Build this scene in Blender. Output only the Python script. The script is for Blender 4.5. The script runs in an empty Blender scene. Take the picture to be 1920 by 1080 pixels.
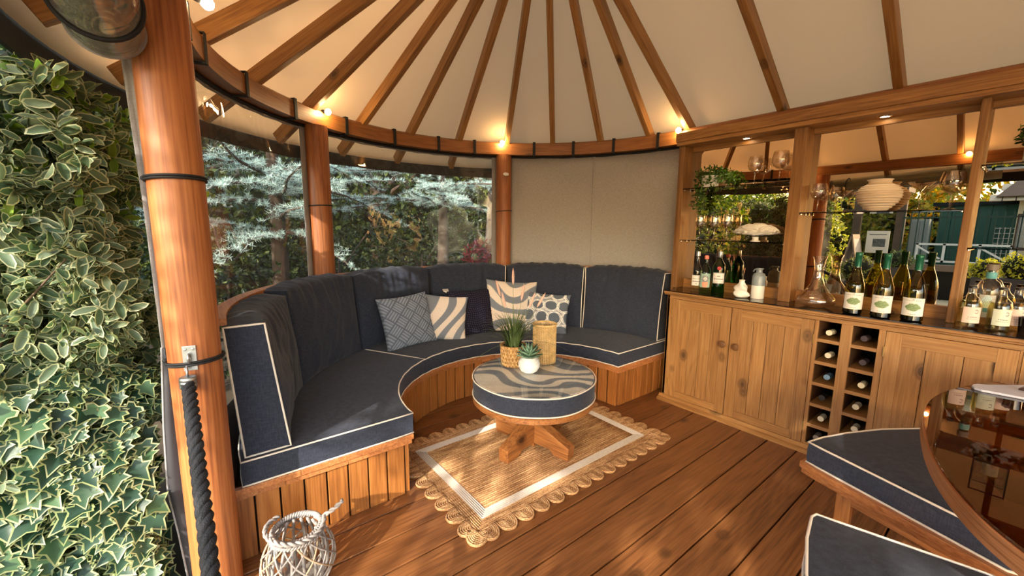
import bpy, bmesh, math, random
import numpy as np
from mathutils import Vector, Matrix, noise as mnoise
random.seed(7); rng = np.random.default_rng(7)
PI = math.pi; R_ = math.radians
sc = bpy.context.scene
COL = sc.collection
# ------------------------------------------------------------ camera, light, exposure
def make_camera():
    th, p, r = R_(51.94), R_(8.337), R_(-.506)
    right = Vector((math.cos(th), math.sin(th), 0)); fh = Vector((-math.sin(th), math.cos(th), 0))
    up = fh*math.sin(p) + Vector((0, 0, math.cos(p))); f = fh*math.cos(p) - Vector((0, 0, math.sin(p)))
    X = right*math.cos(r) - up*math.sin(r); Y = right*math.sin(r) + up*math.cos(r); Z = -f
    cam = bpy.data.cameras.new('camera'); o = bpy.data.objects.new('camera', cam); COL.objects.link(o)
    m = Matrix(((X.x, Y.x, Z.x, 0), (X.y, Y.y, Z.y, 0), (X.z, Y.z, Z.z, 1.45), (0, 0, 0, 1)))
    o.matrix_world = m
    cam.sensor_width = 36; cam.lens = 36*760/1920; cam.clip_start = .02; cam.clip_end = 200
    sc.camera = o
make_camera()
sc.view_settings.view_transform = 'Standard'; sc.view_settings.look = 'None'
sc.view_settings.gamma = 1; sc.view_settings.use_curve_mapping = False
sc.view_settings.exposure = 1.4
w = bpy.data.worlds.new('sky'); sc.world = w; w.use_nodes = True
wn = w.node_tree; sky = wn.nodes.new('ShaderNodeTexSky'); sky.sky_type = 'NISHITA'
SUN_EL, SUN_AZ = 24.5, (0.45, -0.89)
sky.sun_disc = False; sky.sun_elevation = R_(SUN_EL)
sky.sun_rotation = math.atan2(SUN_AZ[0], SUN_AZ[1]); sky.air_density = 1.2; sky.dust_density = 2.0
wn.links.new(sky.outputs[0], wn.nodes['Background'].inputs[0]); wn.nodes['Background'].inputs[1].default_value = .40
sl = bpy.data.lights.new('sun', 'SUN'); sl.energy = 3.8; sl.angle = R_(.6); sl.color = (1, .93, .82)
so = bpy.data.objects.new('sun', sl); COL.objects.link(so); so.location = (2, -7, 6)
sd = Vector((SUN_AZ[0], SUN_AZ[1], 0)).normalized()*math.cos(R_(SUN_EL)) + Vector((0, 0, math.sin(R_(SUN_EL))))
so.rotation_euler = sd.to_track_quat('Z', 'Y').to_euler()
BULB = 70.0
# ------------------------------------------------------------ helpers
def S(r, g, b):
    f = lambda c: ((c/255+.055)/1.055)**2.4 if c > 10 else c/255/12.92
    return (f(r), f(g), f(b), 1)
def tag(o, label=None, cat=None, group=None, kind=None):
    if label: o['label'] = label
    if cat: o['category'] = cat
    if group: o['group'] = group
    if kind: o['kind'] = kind
    return o
def empty(name, loc=(0, 0, 0), rz=0, **k):
    o = bpy.data.objects.new(name, None); COL.objects.link(o); o.empty_display_size = .05
    o.location = loc; o.rotation_euler = (0, 0, rz); return tag(o, **k)
def kids(o): return [c for c in bpy.data.objects if c.parent == o]
def copy_tree(o, parent=None):
    c = o.copy(); COL.objects.link(c); c.parent = parent
    for k in CH.get(o.name, []): copy_tree(k, c)
    return c
CH = {}
def reg(o, parent):
    if parent is not None:
        o.parent = parent; CH.setdefault(parent.name, []).append(o)
class G:
    def __init__(s): s.v = []; s.f = []; s.m = []; s.gc = None
    def add(s, vs, fs, mi=0):
        o = len(s.v); s.v += [tuple(p) for p in vs]; s.f += [tuple(i+o for i in f) for f in fs]; s.m += [mi]*len(fs); return s
    def box(s, x0, x1, y0, y1, z0, z1, mi=0):
        return s.add([(x0,y0,z0),(x1,y0,z0),(x1,y1,z0),(x0,y1,z0),(x0,y0,z1),(x1,y0,z1),(x1,y1,z1),(x0,y1,z1)],
                     [(0,3,2,1),(4,5,6,7),(0,1,5,4),(1,2,6,5),(2,3,7,6),(3,0,4,7)], mi)
    def obox(s, c, hs, M, mi=0):
        g = G().box(-hs[0], hs[0], -hs[1], hs[1], -hs[2], hs[2])
        return s.add([M @ Vector(v) + Vector(c) for v in g.v], g.f, mi)
    def prism(s, poly, z0, z1, mi=0):
        n = len(poly)
        return s.add([(x, y, z0) for x, y in poly]+[(x, y, z1) for x, y in poly],
                     [tuple(range(n-1, -1, -1)), tuple(range(n, 2*n))]+[(i, (i+1) % n, n+(i+1) % n, n+i) for i in range(n)], mi)
    def tube(s, pts, r, n=8, closed=False, mi=0):
        P = [Vector(p) for p in pts]; N = len(P); rr = r if hasattr(r, '__len__') else [r]*N
        ref = None; rings = []
        for i in range(N):
            if closed: t = P[(i+1) % N]-P[i-1]
            else: t = P[min(i+1, N-1)]-P[max(i-1, 0)]
            if t.length < 1e-9: t = Vector((0, 0, 1))
            t.normalize()
            if ref is None: ref = t.orthogonal().normalized()
            ref = (ref - t*ref.dot(t));
            if ref.length < 1e-6: ref = t.orthogonal()
            ref.normalize(); b = t.cross(ref)
            rings.append([P[i]+(ref*math.cos(2*PI*k/n)+b*math.sin(2*PI*k/n))*rr[i] for k in range(n)])
        vs = [v for q in rings for v in q]; fs = []
        for i in range(N if closed else N-1):
            a, b2 = i*n, ((i+1) % N)*n
            fs += [(a+k, a+(k+1) % n, b2+(k+1) % n, b2+k) for k in range(n)]
        if not closed: fs += [tuple(range(n-1, -1, -1)), tuple(range((N-1)*n, N*n))]
        return s.add(vs, fs, mi)
    def lathe(s, prof, n=24, c=(0, 0, 0), mi=0, a0=0, a1=None, sx=1, sy=1):
        full = a1 is None; m = len(prof); cols = n if full else n+1; a1 = a0+2*PI if full else a1
        vs = [(c[0]+sx*r*math.cos(a0+(a1-a0)*k/n), c[1]+sy*r*math.sin(a0+(a1-a0)*k/n), c[2]+z) for k in range(cols) for r, z in prof]
        fs = []
        for k in range(n):
            a, b = k*m, ((k+1) % cols)*m
            for i in range(m-1): fs.append((a+i, b+i, b+i+1, a+i+1))
        return s.add(vs, fs, mi)
    def build(s, name, mat, parent=None, loc=(0, 0, 0), rz=0, smooth=False, bev=0, merge=False, col=None, **k):
        me = bpy.data.meshes.new(name); me.from_pydata(s.v, [], s.f)
        for q in (mat if isinstance(mat, (list, tuple)) else [mat]): me.materials.append(q)
        if len(set(s.m)) > 1: me.polygons.foreach_set('material_index', s.m)
        if col is not None:
            a = me.color_attributes.new('Col', 'FLOAT_COLOR', 'POINT'); a.data.foreach_set('color', np.array(col, dtype=np.float32).ravel())
        if s.gc is not None:
            a = me.attributes.new('gc', 'FLOAT_VECTOR', 'POINT'); a.data.foreach_set('vector', np.array(s.gc, dtype=np.float32).ravel())
        bm = bmesh.new(); bm.from_mesh(me)
        if merge: bmesh.ops.remove_doubles(bm, verts=bm.verts, dist=1e-5)
        bmesh.ops.recalc_face_normals(bm, faces=bm.faces); bm.to_mesh(me); bm.free()
        if smooth:
            me.polygons.foreach_set('use_smooth', [True]*len(me.polygons))
            if smooth != 1: me.set_sharp_from_angle(angle=R_(smooth))
        o = bpy.data.objects.new(name, me); COL.objects.link(o); o.location = loc; o.rotation_euler = (0, 0, rz)
        if bev:
            b = o.modifiers.new('bevel', 'BEVEL'); b.width = bev; b.segments = 2; b.limit_method = 'ANGLE'; b.angle_limit = R_(50)
        reg(o, parent); return tag(o, **k)
def dup(o, parent, loc=None, rot=None):
    c = o.copy(); COL.objects.link(c); c.parent = None; reg(c, parent)
    if loc is not None: c.location = loc
    if rot is not None: c.rotation_euler = rot
    return c
# ------------------------------------------------------------ materials
def mat(name):
    m = bpy.data.materials.new(name); m.use_nodes = True; nt = m.node_tree; nt.nodes.clear()
    out = nt.nodes.new('ShaderNodeOutputMaterial'); return m, nt, out
def nd(nt, t, **k):
    n = nt.nodes.new('ShaderNode'+t)
    for a, b in k.items():
        if a.startswith('i_'):
            key = a[2:]; n.inputs[int(key) if key.isdigit() else key.replace('_', ' ')].default_value = b
        else: setattr(n, a, b)
    return n
def L(nt, a, b): nt.links.new(a, b)
def ramp(nt, fac, stops):
    r = nt.nodes.new('ShaderNodeValToRGB'); e = r.color_ramp.elements
    while len(e) < len(stops): e.new(.5)
    for i, (p, c) in enumerate(stops): e[i].position = p; e[i].color = c
    L(nt, fac, r.inputs[0]); return r.outputs[0]
def mix(nt, fac, a, b, mode='MIX'):
    m = nt.nodes.new('ShaderNodeMix'); m.data_type = 'RGBA'; m.blend_type = mode
    for s_, v in ((m.inputs[0], fac), (m.inputs[6], a), (m.inputs[7], b)):
        if hasattr(v, 'links'): L(nt, v, s_)
        else: s_.default_value = v
    return m.outputs[2]
def wood(name, c_dark, c_mid, c_light, axis='x', knots=.5, rough=.45, grain=1.0, coat=0.15, vary=.12):
    m, nt, out = mat(name)
    info = nd(nt, 'ObjectInfo')
    if axis == 'gc': src = nd(nt, 'Attribute', attribute_name='gc').outputs['Vector']; ax = 'x'
    else: src = nd(nt, 'TexCoord').outputs['Object']; ax = axis
    off = nd(nt, 'Vector' + 'Math', operation='MULTIPLY_ADD'); off.inputs[1].default_value = (31, 17, 23)
    cmb = nd(nt, 'CombineXYZ')
    for i in range(3): L(nt, info.outputs['Random'], cmb.inputs[i])
    L(nt, cmb.outputs[0], off.inputs[0]); L(nt, src, off.inputs[2])
    def mp(along, across):
        q = nd(nt, 'Mapping'); q.inputs['Scale'].default_value = tuple(along if a == ax else across for a in 'xyz')
        L(nt, off.outputs[0], q.inputs[0]); return q.outputs[0]
    n1 = nd(nt, 'TexNoise', i_Scale=1.0, i_Detail=3.0, i_Distortion=1.5); L(nt, mp(.6, 6*grain), n1.inputs['Vector'])
    # growth-ring figure: bands of a slowly varying field
    mu = nd(nt, 'Math', operation='MULTIPLY', i_1=6.0); L(nt, n1.outputs['Fac'], mu.inputs[0])
    fr = nd(nt, 'Math', operation='PINGPONG', i_1=.5); L(nt, mu.outputs[0], fr.inputs[0])
    n2 = nd(nt, 'TexNoise', i_Scale=1.0, i_Detail=4.0); L(nt, mp(4, 120), n2.inputs['Vector'])
    n3 = nd(nt, 'TexNoise', i_Scale=1.0, i_Detail=2.0); L(nt, mp(1.2, 3), n3.inputs['Vector'])
    ad = nd(nt, 'Math', operation='MULTIPLY_ADD', i_1=.36); L(nt, fr.outputs[0], ad.inputs[0]); L(nt, n2.outputs['Fac'], ad.inputs[2])
    ad2 = nd(nt, 'Math', operation='MULTIPLY_ADD', i_1=.45); L(nt, n3.outputs['Fac'], ad2.inputs[0]); L(nt, ad.outputs[0], ad2.inputs[2])
    c = ramp(nt, ad2.outputs[0], [(.55, c_dark), (.9, c_mid), (1.15 if False else 1.0, c_light)])
    sc_ = nd(nt, 'Math', operation='MULTIPLY', i_1=.8); L(nt, ad2.outputs[0], sc_.inputs[0])
    c = ramp(nt, sc_.outputs[0], [(.42, c_dark), (.64, c_mid), (.88, c_light)])
    vo = nd(nt, 'TexVoronoi', i_Scale=1.0, i_Randomness=1.0); L(nt, mp(4.2, 6.5), vo.inputs['Vector'])
    sep = nd(nt, 'SeparateColor'); L(nt, vo.outputs['Color'], sep.inputs[0])
    gt = nd(nt, 'Math', operation='GREATER_THAN', i_1=1-.42*knots); L(nt, sep.outputs[0], gt.inputs[0])
    k = ramp(nt, vo.outputs['Distance'], [(0.0, (1, 1, 1, 1)), (.10, (.95, .95, .95, 1)), (.14, (.45, .45, .45, 1)), (.17, (.65, .65, .65, 1)), (.26, (0, 0, 0, 1))])
    km = nd(nt, 'Math', operation='MULTIPLY'); L(nt, k, km.inputs[0]); L(nt, gt.outputs[0], km.inputs[1])
    dk = tuple(q*.35 for q in c_dark[:3])+(1,)
    c = mix(nt, km.outputs[0], c, dk)
    hs = nd(nt, 'HueSaturation'); L(nt, c, hs.inputs['Color'])
    mr = nd(nt, 'MapRange'); mr.inputs[3].default_value = 1-vary; mr.inputs[4].default_value = 1+vary
    L(nt, info.outputs['Random'], mr.inputs[0]); L(nt, mr.outputs[0], hs.inputs['Value'])
    b = nd(nt, 'BsdfPrincipled', i_Roughness=rough); L(nt, hs.outputs[0], b.inputs['Base Color'])
    b.inputs['Coat Weight'].default_value = coat; b.inputs['Coat Roughness'].default_value = .3
    bp = nd(nt, 'Bump', i_Strength=.25, i_Distance=.002); L(nt, ad.outputs[0], bp.inputs['Height']); L(nt, bp.outputs[0], b.inputs['Normal'])
    L(nt, b.outputs[0], out.inputs[0]); return m
def plain(name, c, rough=.5, metal=0, bump=0, bscale=200, var=0, vscale=8, coat=0, spec=.5, sheen=0, trans=0):
    m, nt, out = mat(name); b = nd(nt, 'BsdfPrincipled', i_Roughness=rough, i_Metallic=metal)
    b.inputs['Specular IOR Level'].default_value = spec
    b.inputs['Coat Weight'].default_value = coat; b.inputs['Sheen Weight'].default_value = sheen
    b.inputs['Base Color'].default_value = c
    tc = nd(nt, 'TexCoord')
    if var:
        n = nd(nt, 'TexNoise', i_Scale=vscale, i_Detail=5.0); L(nt, tc.outputs['Object'], n.inputs['Vector'])
        a = tuple(q*(1-var) for q in c[:3])+(1,); d = tuple(min(1, q*(1+var)) for q in c[:3])+(1,)
        L(nt, ramp(nt, n.outputs['Fac'], [(.3, a), (.7, d)]), b.inputs['Base Color'])
    if bump:
        n = nd(nt, 'TexNoise', i_Scale=bscale, i_Detail=3.0); L(nt, tc.outputs['Object'], n.inputs['Vector'])
        bp = nd(nt, 'Bump', i_Strength=bump, i_Distance=.003); L(nt, n.outputs['Fac'], bp.inputs['Height']); L(nt, bp.outputs[0], b.inputs['Normal'])
    L(nt, b.outputs[0], out.inputs[0]); return m
def fabric(name, c, c2=None, scale=420, rough=.9, attr=False, bump=.3, sheen=.15):
    m, nt, out = mat(name); b = nd(nt, 'BsdfPrincipled', i_Roughness=rough); b.inputs['Sheen Weight'].default_value = sheen
    b.inputs['Specular IOR Level'].default_value = .2
    tc = nd(nt, 'TexCoord'); c2 = c2 or tuple(q*1.5 for q in c[:3])+(1,)
    n1 = nd(nt, 'TexNoise', i_Scale=scale, i_Detail=2.0)
    mp = nd(nt, 'Mapping'); mp.inputs['Scale'].default_value = (1, 1, .12); L(nt, tc.outputs['Object'], mp.inputs[0]); L(nt, mp.outputs[0], n1.inputs['Vector'])
    n2 = nd(nt, 'TexNoise', i_Scale=scale, i_Detail=2.0)
    mp2 = nd(nt, 'Mapping'); mp2.inputs['Scale'].default_value = (.12, .12, 1); L(nt, tc.outputs['Object'], mp2.inputs[0]); L(nt, mp2.outputs[0], n2.inputs['Vector'])
    mx = nd(nt, 'Math', operation='ADD'); L(nt, n1.outputs['Fac'], mx.inputs[0]); L(nt, n2.outputs['Fac'], mx.inputs[1])
    hf = nd(nt, 'Math', operation='MULTIPLY', i_1=.5); L(nt, mx.outputs[0], hf.inputs[0])
    if attr:
        a = nd(nt, 'Attribute', attribute_name='Col')
        g = ramp(nt, hf.outputs[0], [(.35, (.98, .98, .98, 1)), (.65, (1.22, 1.22, 1.22, 1))])
        cc = mix(nt, 1.0, a.outputs['Color'], g, 'MULTIPLY')
    else: cc = ramp(nt, hf.outputs[0], [(.38, c), (.62, c2)])
    L(nt, cc, b.inputs['Base Color'])
    bp = nd(nt, 'Bump', i_Strength=bump, i_Distance=.002); L(nt, hf.outputs[0], bp.inputs['Height']); L(nt, bp.outputs[0], b.inputs['Normal'])
    L(nt, b.outputs[0], out.inputs[0]); return m
def thin_glass(name, tint=(1, 1, 1, 1), f0=1.5, rough=.0, wave=0, wscale=3, gloss=(1, 1, 1, 1), dirt=0):
    m, nt, out = mat(name)
    t = nd(nt, 'BsdfTransparent'); t.inputs[0].default_value = tint
    g = nd(nt, 'BsdfGlossy'); g.inputs['Roughness'].default_value = rough; g.inputs[0].default_value = gloss
    R0 = ((f0-1)/(f0+1))**2
    ge = nd(nt, 'NewGeometry'); dt_ = nd(nt, 'VectorMath', operation='DOT_PRODUCT'); L(nt, ge.outputs['Incoming'], dt_.inputs[0]); L(nt, ge.outputs['Normal'], dt_.inputs[1])
    ab = nd(nt, 'Math', operation='ABSOLUTE'); L(nt, dt_.outputs['Value'], ab.inputs[0])
    om = nd(nt, 'Math', operation='SUBTRACT', i_0=1.0); L(nt, ab.outputs[0], om.inputs[1])
    pw = nd(nt, 'Math', operation='POWER', i_1=5.0); L(nt, om.outputs[0], pw.inputs[0])
    fr = nd(nt, 'Math', operation='MULTIPLY_ADD', i_1=1-R0, i_2=R0); L(nt, pw.outputs[0], fr.inputs[0])
    if wave:
        tc = nd(nt, 'TexCoord'); n = nd(nt, 'TexNoise', i_Scale=wscale, i_Detail=2.0, i_Distortion=.6); L(nt, tc.outputs['Object'], n.inputs['Vector'])
        bp = nd(nt, 'Bump', i_Strength=wave, i_Distance=.05); L(nt, n.outputs['Fac'], bp.inputs['Height'])
        L(nt, bp.outputs[0], g.inputs['Normal']); L(nt, bp.outputs[0], dt_.inputs[1])
    mx = nd(nt, 'MixShader'); L(nt, fr.outputs[0], mx.inputs[0]); L(nt, t.outputs[0], mx.inputs[1]); L(nt, g.outputs[0], mx.inputs[2])
    last = mx.outputs[0]
    if dirt:
        d = nd(nt, 'BsdfDiffuse'); d.inputs[0].default_value = (.75, .74, .7, 1); m2 = nd(nt, 'MixShader'); m2.inputs[0].default_value = dirt
        L(nt, last, m2.inputs[1]); L(nt, d.outputs[0], m2.inputs[2]); last = m2.outputs[0]
    L(nt, last, out.inputs[0]); return m
def emis(name, c, s):
    m, nt, out = mat(name); e = nd(nt, 'Emission', i_Strength=s); e.inputs[0].default_value = c; L(nt, e.outputs[0], out.inputs[0]); return m
def leafmat(name, rough=.45, trans=.3, spec=.4):
    m, nt, out = mat(name); a = nd(nt, 'Attribute', attribute_name='Col')
    b = nd(nt, 'BsdfPrincipled', i_Roughness=rough); b.inputs['Specular IOR Level'].default_value = spec
    L(nt, a.outputs['Color'], b.inputs['Base Color'])
    t = nd(nt, 'BsdfTranslucent'); hs = nd(nt, 'HueSaturation', i_Saturation=1.3, i_Value=1.3); L(nt, a.outputs['Color'], hs.inputs['Color']); L(nt, hs.outputs[0], t.inputs[0])
    mx = nd(nt, 'MixShader'); mx.inputs[0].default_value = trans
    L(nt, b.outputs[0], mx.inputs[1]); L(nt, t.outputs[0], mx.inputs[2]); L(nt, mx.outputs[0], out.inputs[0]); return m
M = {}
M['deck'] = wood('deck stained boards', S(88, 52, 26), S(122, 76, 40), S(144, 94, 52), 'y', .75, .4, 1.0, .25)
M['post'] = wood('larch post', S(116, 62, 30), S(154, 90, 46), S(176, 112, 62), 'z', .35, .5, 1.6, .1)
M['ring'] = wood('laminated ring beam', S(98, 58, 26), S(136, 84, 40), S(156, 102, 52), 'gc', .4, .45, 1.0, .2)
M['raft'] = wood('rafter pine', S(118, 76, 36), S(156, 108, 54), S(176, 128, 70), 'x', .6, .5, 1.1, .1)
M['slat'] = wood('bench slats', S(116, 68, 28), S(152, 94, 42), S(176, 116, 58), 'z', .6, .45, 1.2, .2)
M['ledge'] = wood('bench ledge', S(136, 80, 42), S(168, 106, 60), S(190, 130, 78), 'x', .3, .45, 1.2, .2)
M['pinez'] = wood('waxed pine upright', S(122, 84, 46), S(154, 110, 62), S(172, 130, 80), 'z', .75, .42, .8, .2, .07)
M['pinex'] = wood('waxed pine rail', S(122, 84, 46), S(152, 108, 60), S(170, 128, 78), 'x', .3, .42, .8, .2, .06)
M['pined'] = wood('shaded rack lining', S(58, 36, 20), S(78, 50, 28), S(92, 62, 36), 'y', .2, .6, 1, 0)  # rack pine coloured darker to stand for the shade inside
M['barz'] = wood('bar upright pine', S(106, 68, 34), S(138, 94, 48), S(156, 112, 62), 'z', .5, .5, .9, .1, .08)
M['barx'] = wood('bar beam pine', S(122, 80, 38), S(160, 110, 56), S(180, 132, 74), 'x', .7, .5, .9, .1, .05)
M['oakx'] = wood('table timber', S(92, 52, 22), S(146, 92, 46), S(170, 114, 62), 'x', .4, .5, 1.4, .1)
M['oakz'] = wood('stool column', S(98, 56, 24), S(140, 86, 42), S(166, 108, 58), 'z', .3, .5, 1.4, .1)
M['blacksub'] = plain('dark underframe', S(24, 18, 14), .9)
M['navy'] = fabric('navy outdoor cloth', S(38, 42, 54), S(53, 58, 72), 300, sheen=.1)
M['pipe'] = plain('cream piping', S(226, 216, 202), .8, bump=.4, bscale=700)
M['canvas0'] = fabric('cream canvas lining', S(232, 212, 182), S(240, 222, 194), 160, bump=.08)
def cloth(name, c, tr, k=.5):
    m, nt, out = mat(name); d = nd(nt, 'BsdfDiffuse'); d.inputs[0].default_value = c; t = nd(nt, 'BsdfTranslucent'); t.inputs[0].default_value = tr
    tc = nd(nt, 'TexCoord'); n = nd(nt, 'TexNoise', i_Scale=60.0, i_Detail=2.0); L(nt, tc.outputs['Object'], n.inputs['Vector'])
    bp = nd(nt, 'Bump', i_Strength=.05, i_Distance=.01); L(nt, n.outputs['Fac'], bp.inputs['Height']); L(nt, bp.outputs[0], d.inputs['Normal'])
    mx = nd(nt, 'MixShader'); mx.inputs[0].default_value = k; L(nt, d.outputs[0], mx.inputs[1]); L(nt, t.outputs[0], mx.inputs[2]); L(nt, mx.outputs[0], out.inputs[0]); return m
M['canvas'] = cloth('cream canvas lining', S(232, 206, 172), S(234, 194, 150), .36)
M['roofcloth'] = cloth('translucent roof cloth', S(190, 184, 170), S(232, 220, 196), .6)  # unseen outer roof made translucent so daylight brightens the ceiling
M['screen'] = fabric('taupe blind cloth', S(146, 142, 138), S(168, 164, 160), 420, bump=.12)
M['webgrey'] = fabric('grey border tape', S(132, 128, 126), S(150, 146, 144), 500)
M['black'] = plain('black cord', S(20, 20, 23), .7)
M['roofdark'] = fabric('charcoal roof cloth', S(30, 33, 36), S(42, 45, 48), 200)
M['pvc'] = thin_glass('clear window film', (.93, .94, .92, 1), 1.45, .0, .35, 2.2, dirt=.03)
M['mirror'] = None
m_, nt_, out_ = mat('bronze mirror'); g_ = nd(nt_, 'BsdfGlossy'); g_.inputs[0].default_value = (.60, .46, .31, 1); g_.inputs['Roughness'].default_value = 0; L(nt_, g_.outputs[0], out_.inputs[0]); M['mirror'] = m_
M['glass'] = thin_glass('clear glass', (.965, .965, .955, 1), 1.5)
M['shelf'] = thin_glass('smoked shelf glass', (.5, .42, .36, 1), 1.5)
M['smoke'] = thin_glass('warm clear glassware', (.93, .90, .86, 1), 2.0)
M['amber'] = thin_glass('amber table glass', (.46, .25, .11, 1), 1.7)
M['wine'] = thin_glass('olive wine glass', (.66, .56, .10, 1), 1.55)
M['green'] = thin_glass('green gin glass', (.10, .42, .16, 1), 1.55)
M['paleg'] = thin_glass('pale green glass', (.62, .82, .70, 1), 1.5)
M['darkgl'] = plain('dark bottle glass', S(18, 20, 14), .08, coat=1)
M['blackgl'] = plain('black glass worktop', S(22, 16, 14), .04, spec=.8)
M['chrome'] = plain('chrome', S(200, 200, 200), .15, 1)
M['steel'] = plain('galvanised steel', S(178, 182, 184), .4, 1, bump=.2, bscale=60)
M['brass'] = plain('brass', S(190, 158, 96), .3, 1)
M['white'] = plain('white glaze', S(232, 228, 220), .35)
M['soil'] = plain('soil', S(52, 38, 26), 1, bump=.6, bscale=30, var=.3)
M['leaf'] = leafmat('leaf'); M['leafdark'] = leafmat('glossy leaf', .3, .15, .5); M['needle'] = leafmat('needles', .6, .2, .3)
# ------------------------------------------------------------ plan of the summer house
CX, CY, C2X = -1.97, 1.74, 1.30       # centres of the two round ends
RI, RB, RO = 1.70, 1.75, 1.80          # ring beam inner, axis, outer radius
ZB, ZT = 2.20, 2.32
def pol(a, r, cx=CX, cy=CY): return (cx+r*math.cos(R_(a)), cy+r*math.sin(R_(a)))
def oval(r, da=4.0, y_in=0):
    """closed outline (counter-clockwise) of the oval plan at distance r from the centre line"""
    p = []
    n = int(180/da)
    for i in range(n+1): p.append(pol(90+180*i/n, r))
    k = 12
    for i in range(1, k): p.append((CX+(C2X-CX)*i/k, CY-r))
    for i in range(n+1): p.append(pol(-90+180*i/n, r, C2X))
    for i in range(1, k): p.append((C2X+(CX-C2X)*i/k, CY+r))
    return p
# ground, deck
g = G(); N = 40
for i in range(N+1):
    for j in range(N+1):
        x, y = -14+28*i/N, -16+28*j/N
        g.v.append((x, y, -.20+.02*mnoise.noise(Vector((x, y, 0)))))
for i in range(N):
    for j in range(N): a = i*(N+1)+j; g.f.append((a, a+N+1, a+N+2, a+1)); g.m.append(0)
M['earth'] = plain('garden soil', S(70, 58, 42), 1, bump=.6, bscale=20, var=.35, vscale=4)
ground = g.build('ground', M['earth'], smooth=1, kind='structure')
floor = G().prism(oval(1.84), -.16, -.03).build('floor', M['blacksub'], kind='structure')
PW = .178
xs0 = -.626 - PW*22
k = 0
for i in range(44):
    x0 = xs0+PW*i; x1 = x0+PW-.007; xm = (x0+x1)/2
    def yr(x):
        if x < CX: d = x-CX
        elif x > C2X: d = x-C2X
        else: d = 0
        q = 1.86**2-d*d
        return None if q <= 0.01 else math.sqrt(q)
    a, b = yr(x0), yr(x1)
    if a is None or b is None: continue
    o = G().prism([(x0-xm, -a), (x1-xm, -b), (x1-xm, b), (x0-xm, a)], -.03, 0).build('plank', M['deck'], floor, loc=(xm, CY, 0), bev=.004)
# posts
def post(x, y, label, r=.083, top=ZB):
    e = empty('round_post', (x, y, -.16), label=label, cat='post')
    g = G(); n = 40; zs = [0, .35, .7, 1.05, 1.4, 1.75, 2.1, top+.16]
    for q, z in enumerate(zs):
        for k in range(n):
            a = 2*PI*k/n; rr = r*(1+.02*mnoise.noise(Vector((math.cos(a)*.8+x, math.sin(a)*.8+y, z*.8))))
            g.v.append((rr*math.cos(a), rr*math.sin(a), z))
    for q in range(len(zs)-1):
        for k in range(n): a = q*n; g.f.append((a+k, a+(k+1) % n, a+n+(k+1) % n, a+n+k)); g.m.append(0)
    g.f.append(tuple(range((len(zs)-1)*n, len(zs)*n))); g.m.append(0)
    g.build('shaft', M['post'], e, smooth=40)
    return e
P1 = (-1.875, -.03); P2 = pol(-147.5, RB); P3 = pol(150.2, RB)
post1 = post(*P1, 'nearest round orange larch post with the black rope hooked to it', .081)
post2 = post(*P2, 'round larch post between the two clear windows', .083)
post3 = post(*P3, 'round larch post between the second clear window and the taupe blind', .078)
def cords(e, x, y, z, r, n=2, knob=None):
    for i in range(n):
        e2 = G().tube([(r*math.cos(a), r*math.sin(a), z+.16+i*.0085+.006*math.sin(a+1)) for a in np.linspace(0, 2*PI, 40, endpoint=False)], .0045, 6, True)
        e2.build('elastic_cord', M['black'], e, smooth=1)
    if knob: G().lathe([(0, -.01), (.009, -.006), (.011, 0), (.009, .006), (0, .01)], 12, (r*1.06*math.cos(knob), r*1.06*math.sin(knob), z+.165)).build('cord_toggle', M['black'], e, smooth=1)
cords(post1, 0, 0, 1.605, .086, 2, R_(250)); cords(post1, 0, 0, .955, .086, 2, R_(250))
cords(post2, 0, 0, 1.61, .087, 1, R_(235)); cords(post3, 0, 0, 1.63, .082, 1)
g = G().lathe([(0, 0), (.022, .002), (.02, .012), (0, .014)], 16); s_ = g.build('round_sensor', M['white'], post3, smooth=30)
s_.location = (.076, -.03, 2.16); s_.rotation_euler = (0, R_(90), R_(-25)); s_.scale = (.8, 1.4, 1)
# front right posts (behind the camera, seen in the bar mirror)
post4 = post(2.0, -.02, 'round larch post at the far side of the entrance, seen in the bar mirror')
# ring beam with black lashings
g = G(); mid = oval(RB, 4); ext = [(RI, ZB), (RI, ZT-.015), (RI+.015, ZT), (RO, ZT), (RO, ZB)]
rings = [oval(r, 4) for r, z in ext]; n = len(mid); gc = []; s_acc = 0
for i in range(n):
    if i: s_acc += math.dist(mid[i], mid[i-1])
    for j, (r, z) in enumerate(ext):
        g.v.append((rings[j][i][0], rings[j][i][1], z)); gc.append((s_acc, r*3 if j else RI*3, z*1.5))
for i in range(n):
    for j in range(5):
        a, b = i*5+j, ((i+1) % n)*5+j; a2, b2 = i*5+(j+1) % 5, ((i+1) % n)*5+(j+1) % 5
        g.f.append((a, b, b2, a2)); g.m.append(0)
g.gc = gc
ringb = g.build('trim_1', M['ring'], smooth=35, kind='structure')
g = G()
for a in (-97, -106.6, -122.9, -139.2, -156, -172, 173, 160.6, 140, 126.5, 113, 98.6):
    q = []
    for r, z in ((RO+.006, ZB-.006), (RI-.006, ZB-.006), (RI-.006, ZT+.004), (RI+.03, ZT+.006)):
        q.append(r), q.append(z)
    ri, zi, ro = RI-.006, ZB-.006, RO+.01
    M3 = Matrix.Rotation(R_(a), 3, 'Z')
    h = G()
    h.obox((0, 0, 0), (1, 1, 1), Matrix.Identity(3))
    def bx(r0, r1, z0, z1):
        hh = G().box(r0, r1, -.013, .013, z0, z1)
        lv = [M3 @ Vector(v) for v in hh.v]
        return [(v.x+CX, v.y+CY, v.z) for v in lv], hh.f
    hh = G()
    for b in ((ri-.004, ro, zi-.006, zi), (ri-.004, ri+.002, zi, ZT+.004), (ri-.004, ri+.05, ZT+.001, ZT+.006)):
        v, f = bx(*b); hh.add(v, f)
    hh.build('lashing', M['black'], ringb)
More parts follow.
